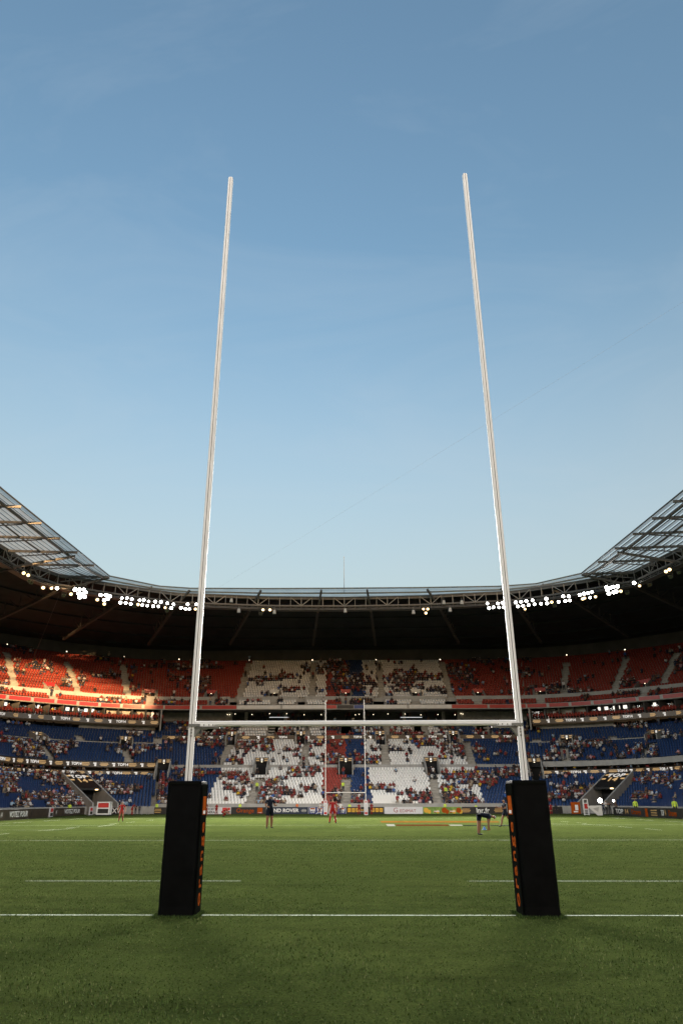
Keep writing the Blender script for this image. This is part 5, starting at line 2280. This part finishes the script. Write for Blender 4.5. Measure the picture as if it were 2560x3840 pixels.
figure(2288, 3058, 3008, -15, 'person in black behind the smaller television lamp at the right tunnel', kit('shirt_black', 'trousers', 'trousers', thigh='trousers', forearm='shirt_black'), arm=(70, 60), elbow=(40, 50))
figure(2312, 3056, 3006, 10, 'person in brown jacket right of the television lamps', kit('shirt_brown', 'trousers', 'trousers', thigh='trousers', forearm='shirt_brown'))
figure(2264, 3057, 3012, -30, 'person in dark shirt between the white wedge and the television lamp', kit('shirt_navy', 'trousers', 'trousers', thigh='trousers'))

HV = kit('hivis', 'trousers', 'trousers', thigh='trousers', forearm='hivis')
HO = kit('hivis_orange', 'trousers', 'trousers', thigh='trousers')
TALL = dict(arm=(8, 6), elbow=(20, 25), bulk=1.12)


def steward(px, py_head, dist, rz, label, k=HV, z=None, **pose):
    """stands behind the boards: head seen at (px, py_head) at that depth"""
    p = at_depth(px, py_head, dist)
    V, F, C = body(1, **{**TALL, **pose})
    hgt = max(v.z for v in V)
    me = person_mesh('person', V, F, C, k)
    o = link('person', me)
    o.location = (p.x, p.y, z if z is not None else 0)
    o.rotation_euler = (0, 0, math.radians(rz))
    s = min(1.12, (p.z - o.location.z) / hgt) if z is None else 1.78 / hgt
    o.scale = (s, s, s)
    return tag(o, label, 'person')


L0 = at_height(186, 3064)
steward(201, 3016, 110.5, 30, 'person in yellow high visibility vest left of the narrow red and black panel')
steward(215, 3003, 112.0, -10, 'taller person in yellow high visibility vest behind the narrow red and black panel')
steward(264, 3012, 112.5, 20, 'person in yellow high visibility vest before the left tunnel')
steward(590, 3010, 120.8, 0, 'person in yellow high visibility vest left of the left black pad below the stairs')
steward(901, 3011, 119.6, 10, 'person in yellow high visibility vest behind the orange lettered board')
steward(1114, 3011, 119.6, -10, 'person in orange high visibility vest behind the navy board', HO)
steward(1310, 3012, 119.6, 0, 'person in yellow high visibility vest behind the yellow numbered squares')
steward(1667, 3010, 119.6, 0, 'person in yellow high visibility vest behind the board of oranges')
steward(1783, 3016, 119.6, 10, 'person in yellow high visibility vest behind the black web address board')
steward(2377, 2996, 97.0, -25, 'person in yellow high visibility vest left above the right touchline boards')
steward(2523, 2991, 88.0, -25, 'person in yellow high visibility vest at the right edge of the photo')
for px, py, lab in ((964, 2938, 'person in yellow high visibility vest on the left stairs of the white lower block'), (1670, 2958, 'person in yellow high visibility vest in the white lower block right of the far goal'), (1286, 2936, 'person in yellow high visibility vest on the red strip above the far goal')):
    p = tier_point(px, py + 30, END_TIERS['lower'], 0)
    t = offset_of(p.x, p.y)
    r = int((t - .3) / .84)
    steward(px, py, p.y, 0, lab, z=1.0 + r * .43 + .02)
for px, lab in ((2377, 'white folding stool before the left steward on the right'), (2523, 'white folding stool before the right steward on the right')):
    pass

# the ball and the blue marker
g = at_height(1257, 3084)
m = MB()
nr, ns_ = 9, 12
vs, fs = [(0, 0, -.15)], []
for i in range(1, nr):
    a = PI * i / nr
    for k in range(ns_):
        b = 2 * PI * k / ns_
        vs.append((.10 * math.sin(a) * math.cos(b), .10 * math.sin(a) * math.sin(b), -.15 * math.cos(a)))
vs.append((0, 0, .15))
for k in range(ns_):
    fs.append((0, 1 + (k + 1) % ns_, 1 + k))
    fs.append((len(vs) - 1, len(vs) - 1 - ns_ + k, len(vs) - 1 - ns_ + (k + 1) % ns_))
for i in range(nr - 2):
    for k in range(ns_):
        a, b = 1 + i * ns_ + k, 1 + i * ns_ + (k + 1) % ns_
        fs.append((a, b, b + ns_, a + ns_))
m.add(vs, fs, 'ball_white')
o = m.build('rugby_ball', smooth=True)
o.location = (g.x, g.y, .28)
o.rotation_euler = (.3, .4, 0)
tag(o, 'white oval ball on a tee beside the foot of a red player', 'ball')
m = MB()
m.tube((0, 0, 0), (0, 0, .06), .09, 'kit_red', 10, .05)
m.tube((0, 0, .06), (0, 0, .15), .05, 'kit_red', 10, .06)
o = m.build('kicking_tee')
o.location = (g.x, g.y, 0)
tag(o, 'small red kicking tee under the white ball', 'tee')
g = at_height(1815, 3112)
m = MB()
m.tube((0, 0, 0), (0, 0, .02), .16, 'cap_blue', 14, .16)
m.tube((0, 0, .02), (0, 0, .20), .13, 'cap_blue', 14, .03)
o = m.build('marker_cone')
o.location = (g.x, g.y, 0)
tag(o, 'small blue marker cone below the hands of the bending person', 'cone')

# ------------------------------------------------------------------ spectators
SPEC = []
for ps in (dict(lean=-6, hip=(84, 88), knee=(84, 88), arm=(20, 24), elbow=(50, 60), out=(.2, .2), spread=.04),
           dict(lean=18, hip=(85, 85), knee=(80, 85), arm=(30, 30), elbow=(70, 80), out=(.12, .12), nod=5),
           dict(lean=0, hip=(86, 84), knee=(70, 88), arm=(10, 60), elbow=(70, 90), out=(.35, .2), turn=35),
           dict(lean=4, hip=(85, 88), knee=(88, 80), arm=(35, 5), elbow=(30, 40), out=(.1, .5), turn=-40)):
    SPEC.append(body(0, seated=True, fingers=False, bulk=1.22, **ps))
for ps in (dict(arm=(10, 20), elbow=(40, 90), spread=.06), dict(arm=(5, -5), elbow=(20, 15), hip=(10, -8), knee=(5, 6), turn=30)):
    SPEC.append(body(0, fingers=False, bulk=1.15, **ps))
SHIRTS = ['red', 'dark_red', 'white', 'black', 'navy', 'grey', 'blue', 'pale_blue', 'yellow', 'pink', 'brown', 'beige']
W_END = np.array([14, 15, 10, 18, 10, 9, 3, 4, 2.0, 3, 12, 5.0])
W_SIDE = np.array([9, 9, 17, 16, 10, 10, 4, 9, 1.5, 5, 9, 5.0])
W_UP = np.array([8, 10, 8, 30, 16, 12, 3, 3, 1.5, 2, 10, 3.0])


def pick_shirt(stand, tier, s, r):
    w = (W_UP if tier in ('upper', 'gallery') else W_END if stand == 'end' else W_SIDE).copy()
    d = noise2(s * .12, r * .5, 77)
    if stand == 'end':
        w[0] *= .4 + 2.2 * d
    else:
        w[2] *= .5 + 2 * d
    w /= w.sum()
    return int(np.searchsorted(np.cumsum(w), random.random()))


def person_kit(i):
    s = 'shirt_' + SHIRTS[i]
    tr = random.choice(['trousers', 'jeans', 'trousers', 'shirt_beige'])
    sk = random.choice(['skin', 'skin', 'skin_tan'])
    return s, tr, sk, random.choice(['hair_dark', 'hair_dark', 'hair_fair', 'shirt_black', 'shirt_white' if random.random() < .4 else 'hair_dark'])


ORD = ['zeroth', 'first', 'second', 'third', 'fourth', 'fifth', 'sixth', 'seventh', 'eighth', 'ninth', 'tenth', 'eleventh', 'twelfth', 'thirteenth', 'fourteenth', 'fifteenth', 'sixteenth', 'seventeenth', 'eighteenth', 'nineteenth']
TENS = {2: 'twent', 3: 'thirt', 4: 'fort', 5: 'fift', 6: 'sixt', 7: 'sevent', 8: 'eight', 9: 'ninet'}


def ordinal(n):
    if n < 20:
        return ORD[n]
    if n >= 100:
        return 'hundredth'
    t, u = divmod(n, 10)
    return TENS[t] + 'ieth' if u == 0 else TENS[t] + 'y-' + ORD[u]


crowd = []
for (stand, tn, r, k, x, y, z, ox, oy) in PEOPLE:
    q = random.random()
    var = 0 if q < .34 else 1 if q < .6 else 2 if q < .78 else 3 if q < .95 else 4
    ci = pick_shirt(stand, tn, k * STEP, r)
    zz = z + (.50 if var < 4 else .02)
    off = (.06 if var < 4 else -.22)
    crowd.append(dict(st=stand, tn=tn, r=r, k=k, p=(x + ox * off, y + oy * off, zz), o=(ox, oy), var=var, ci=ci))
# people standing in the vomitories, on the stairs, in the boxes and along the concourses
extra = []
for st, a, b, o, w, zf, zt, lint in VOMS:
    xx = Vector((o.y, -o.x, 0))
    for n in range(random.choice((1, 2, 3, 4))):
        f = random.uniform(.1, .85)
        p = a.lerp(b, f) + xx * random.uniform(-.38, .38) * w
        extra.append((st, (p.x, p.y, zf), (o.x, o.y)))
for st, tn, sp in AISLES:
    tr = (END_TIERS if st == 'end' else COR_TIERS)[tn]
    for n in range(random.choice((0, 0, 1, 1, 2))):
        p = sp.a + sp.d * random.uniform(0, sp.len)
        o = outward(p.x, p.y)
        t = offset_of(p.x, p.y, tr[5])
        rr = math.floor((t - tr[0]) / tr[3])
        if 0 <= rr < tr[2] and not in_hole(st, p.x, p.y, t, .2):
            extra.append((st, (p.x, p.y, tr[1] + rr * tr[4] + tr[4] * .3), (o.x, o.y)))
for st in ('left', 'right'):
    sg = -1 if st == 'left' else 1
    for n in range(34):
        v = random.uniform(.05, 1.2)
        x, y = plan_corner(sg, v, 11.4 + random.uniform(-.5, .6))
        if not in_hole(st, x, y, 11.4, .3):
            o = outward(x, y)
            extra.append((st, (x, y, 6.06), (o.x, o.y)))
    for n in range(30):
        v = random.uniform(.03, 1.2)
        x, y = plan_corner(sg, v, 21.9 + random.uniform(-.3, .3), True)
        o = outward(x, y)
        extra.append((st, (x, y, 16.42), (o.x, o.y)))
    for n in range(26):
        v = random.uniform(.3, 1.2)
        x, y = plan_corner(sg, v, 22.6 + random.uniform(0, 1))
        o = outward(x, y)
        extra.append((st, (x, y, 14.42), (o.x, o.y)))
for n in range(40):
    x = random.uniform(-kink(26), kink(26))
    extra.append(('end', (x, 149.0 + random.uniform(-.8, .6), 16.92), (0, 1)))
for st, p, o in extra:
    crowd.append(dict(st=st, tn='', r=-1, k=0, p=p, o=o, var=random.choice((4, 5)), ci=pick_shirt(st, 'upper' if random.random() < .5 else 'lower', p[0], 3)))

seated = [c for c in crowd if c['r'] >= 0 and 0 < in_picture(c['p'])[0] < 2560 and in_picture(c['p'])[1] < 3048]
seated.sort(key=lambda c: c['p'][0] ** 2 + c['p'][1] ** 2)
chosen = seated[:300]
rows = {}
for c in seated:
    rows.setdefault((c['st'], c['tn'], c['r']), []).append(c)
for key, lst in rows.items():
    lst.sort(key=lambda c: c['p'][0] / c['p'][1])
    for i, c in enumerate(lst):
        c['n'] = i + 1
WHERE = {'left': 'left corner stand', 'right': 'right corner stand', 'end': 'end stand'}
GROUPN = {'left': 'spectators in the left corner stand', 'right': 'spectators in the right corner stand', 'end': 'spectators in the end stand'}
TIERN = {'lower': 'lower', 'middle': 'middle', 'top': 'rear', 'gallery': 'gallery', 'upper': 'upper'}
cache = {}
sel = set(id(c) for c in chosen)
for c in chosen:
    kk = person_kit(c['ci'])
    key = (c['var'], c['ci'], kk)
    if key not in cache:
        V, F, C = SPEC[c['var']]
        cache[key] = person_mesh('person', V, F, C, kit(kk[0], kk[1], kk[1], 'rubber_black', kk[2], kk[3], thigh=kk[1], forearm=random.choice((kk[0], kk[2]))))
    o = link('person', cache[key])
    o.location = c['p']
    o.rotation_euler = (0, 0, math.atan2(c['o'][1], c['o'][0]) - PI / 2 + random.uniform(-.25, .25))
    s = random.uniform(.95, 1.06)
    o.scale = (s, s, s)
    tag(o, 'spectator in %s shirt, %s from left, %s row, %s tier, %s' % (SHIRTS[c['ci']].replace('_', ' '), ordinal(c['n']), ordinal(c['r'] + 1), TIERN[c['tn']], WHERE[c['st']]), 'person', GROUPN[c['st']])

# everybody else: one mass
names = ['shirt_' + s for s in SHIRTS] + ['skin', 'skin_tan', 'hair_dark', 'hair_fair', 'trousers', 'jeans', 'rubber_black']
ni = {n: i for i, n in enumerate(names)}
co_all, li_all, ls_all, mi_all = [], [], [], []
nv0 = nl0 = 0
for var in range(6):
    V, F, C = SPEC[var]
    Va = np.array([tuple(v) for v in V])
    its = [c for c in crowd if c['var'] == var and id(c) not in sel]
    sizes = np.array([len(f) for f in F])
    idx = np.concatenate([np.array(f) for f in F])
    lsb = np.concatenate([[0], np.cumsum(sizes)[:-1]])
    for c in its:
        a = math.atan2(c['o'][1], c['o'][0]) - PI / 2 + random.uniform(-.3, .3)
        s = random.uniform(.93, 1.07)
        ca, sa = math.cos(a) * s, math.sin(a) * s
        co = np.stack([Va[:, 0] * ca - Va[:, 1] * sa + c['p'][0], Va[:, 0] * sa + Va[:, 1] * ca + c['p'][1], Va[:, 2] * s + c['p'][2]], 1)
        sh = ni['shirt_' + SHIRTS[c['ci']]]
        sk = ni[random.choice(('skin', 'skin', 'skin_tan'))]
        tr = ni[random.choice(('trousers', 'jeans', 'trousers'))]
        hr = ni[random.choice(('hair_dark', 'hair_dark', 'hair_fair', 'shirt_white', 'shirt_black'))]
        fa = random.choice((sh, sk, sk))
        mp = dict(shirt=sh, skin=sk, hair=hr, shorts=tr, thigh=tr, sock=tr, boot=ni['rubber_black'], forearm=fa, head=sk)
        co_all.append(co)
        li_all.append(idx + nv0)
        ls_all.append(lsb + nl0)
        mi_all.append(np.array([mp[q] for q in C]))
        nv0 += len(Va)
        nl0 += len(idx)
me = bpy.data.meshes.new('crowd')
me.vertices.add(nv0)
me.vertices.foreach_set('co', np.concatenate(co_all).ravel())
me.loops.add(nl0)
me.loops.foreach_set('vertex_index', np.concatenate(li_all).astype(np.int32))
ls = np.concatenate(ls_all)
me.polygons.add(len(ls))
me.polygons.foreach_set('loop_start', ls.astype(np.int32))
for n in names:
    me.materials.append(M[n])
me.polygons.foreach_set('material_index', np.concatenate(mi_all).astype(np.int32))
me.polygons.foreach_set('use_smooth', np.ones(len(ls), dtype=bool))
me.update(calc_edges=True)
tag(link('crowd', me), 'the mass of small spectators scattered over all the stands', 'crowd', kind='stuff')
print('crowd', len(crowd), 'seats', len(SEATS), 'verts per seated', len(SPEC[0][0]))
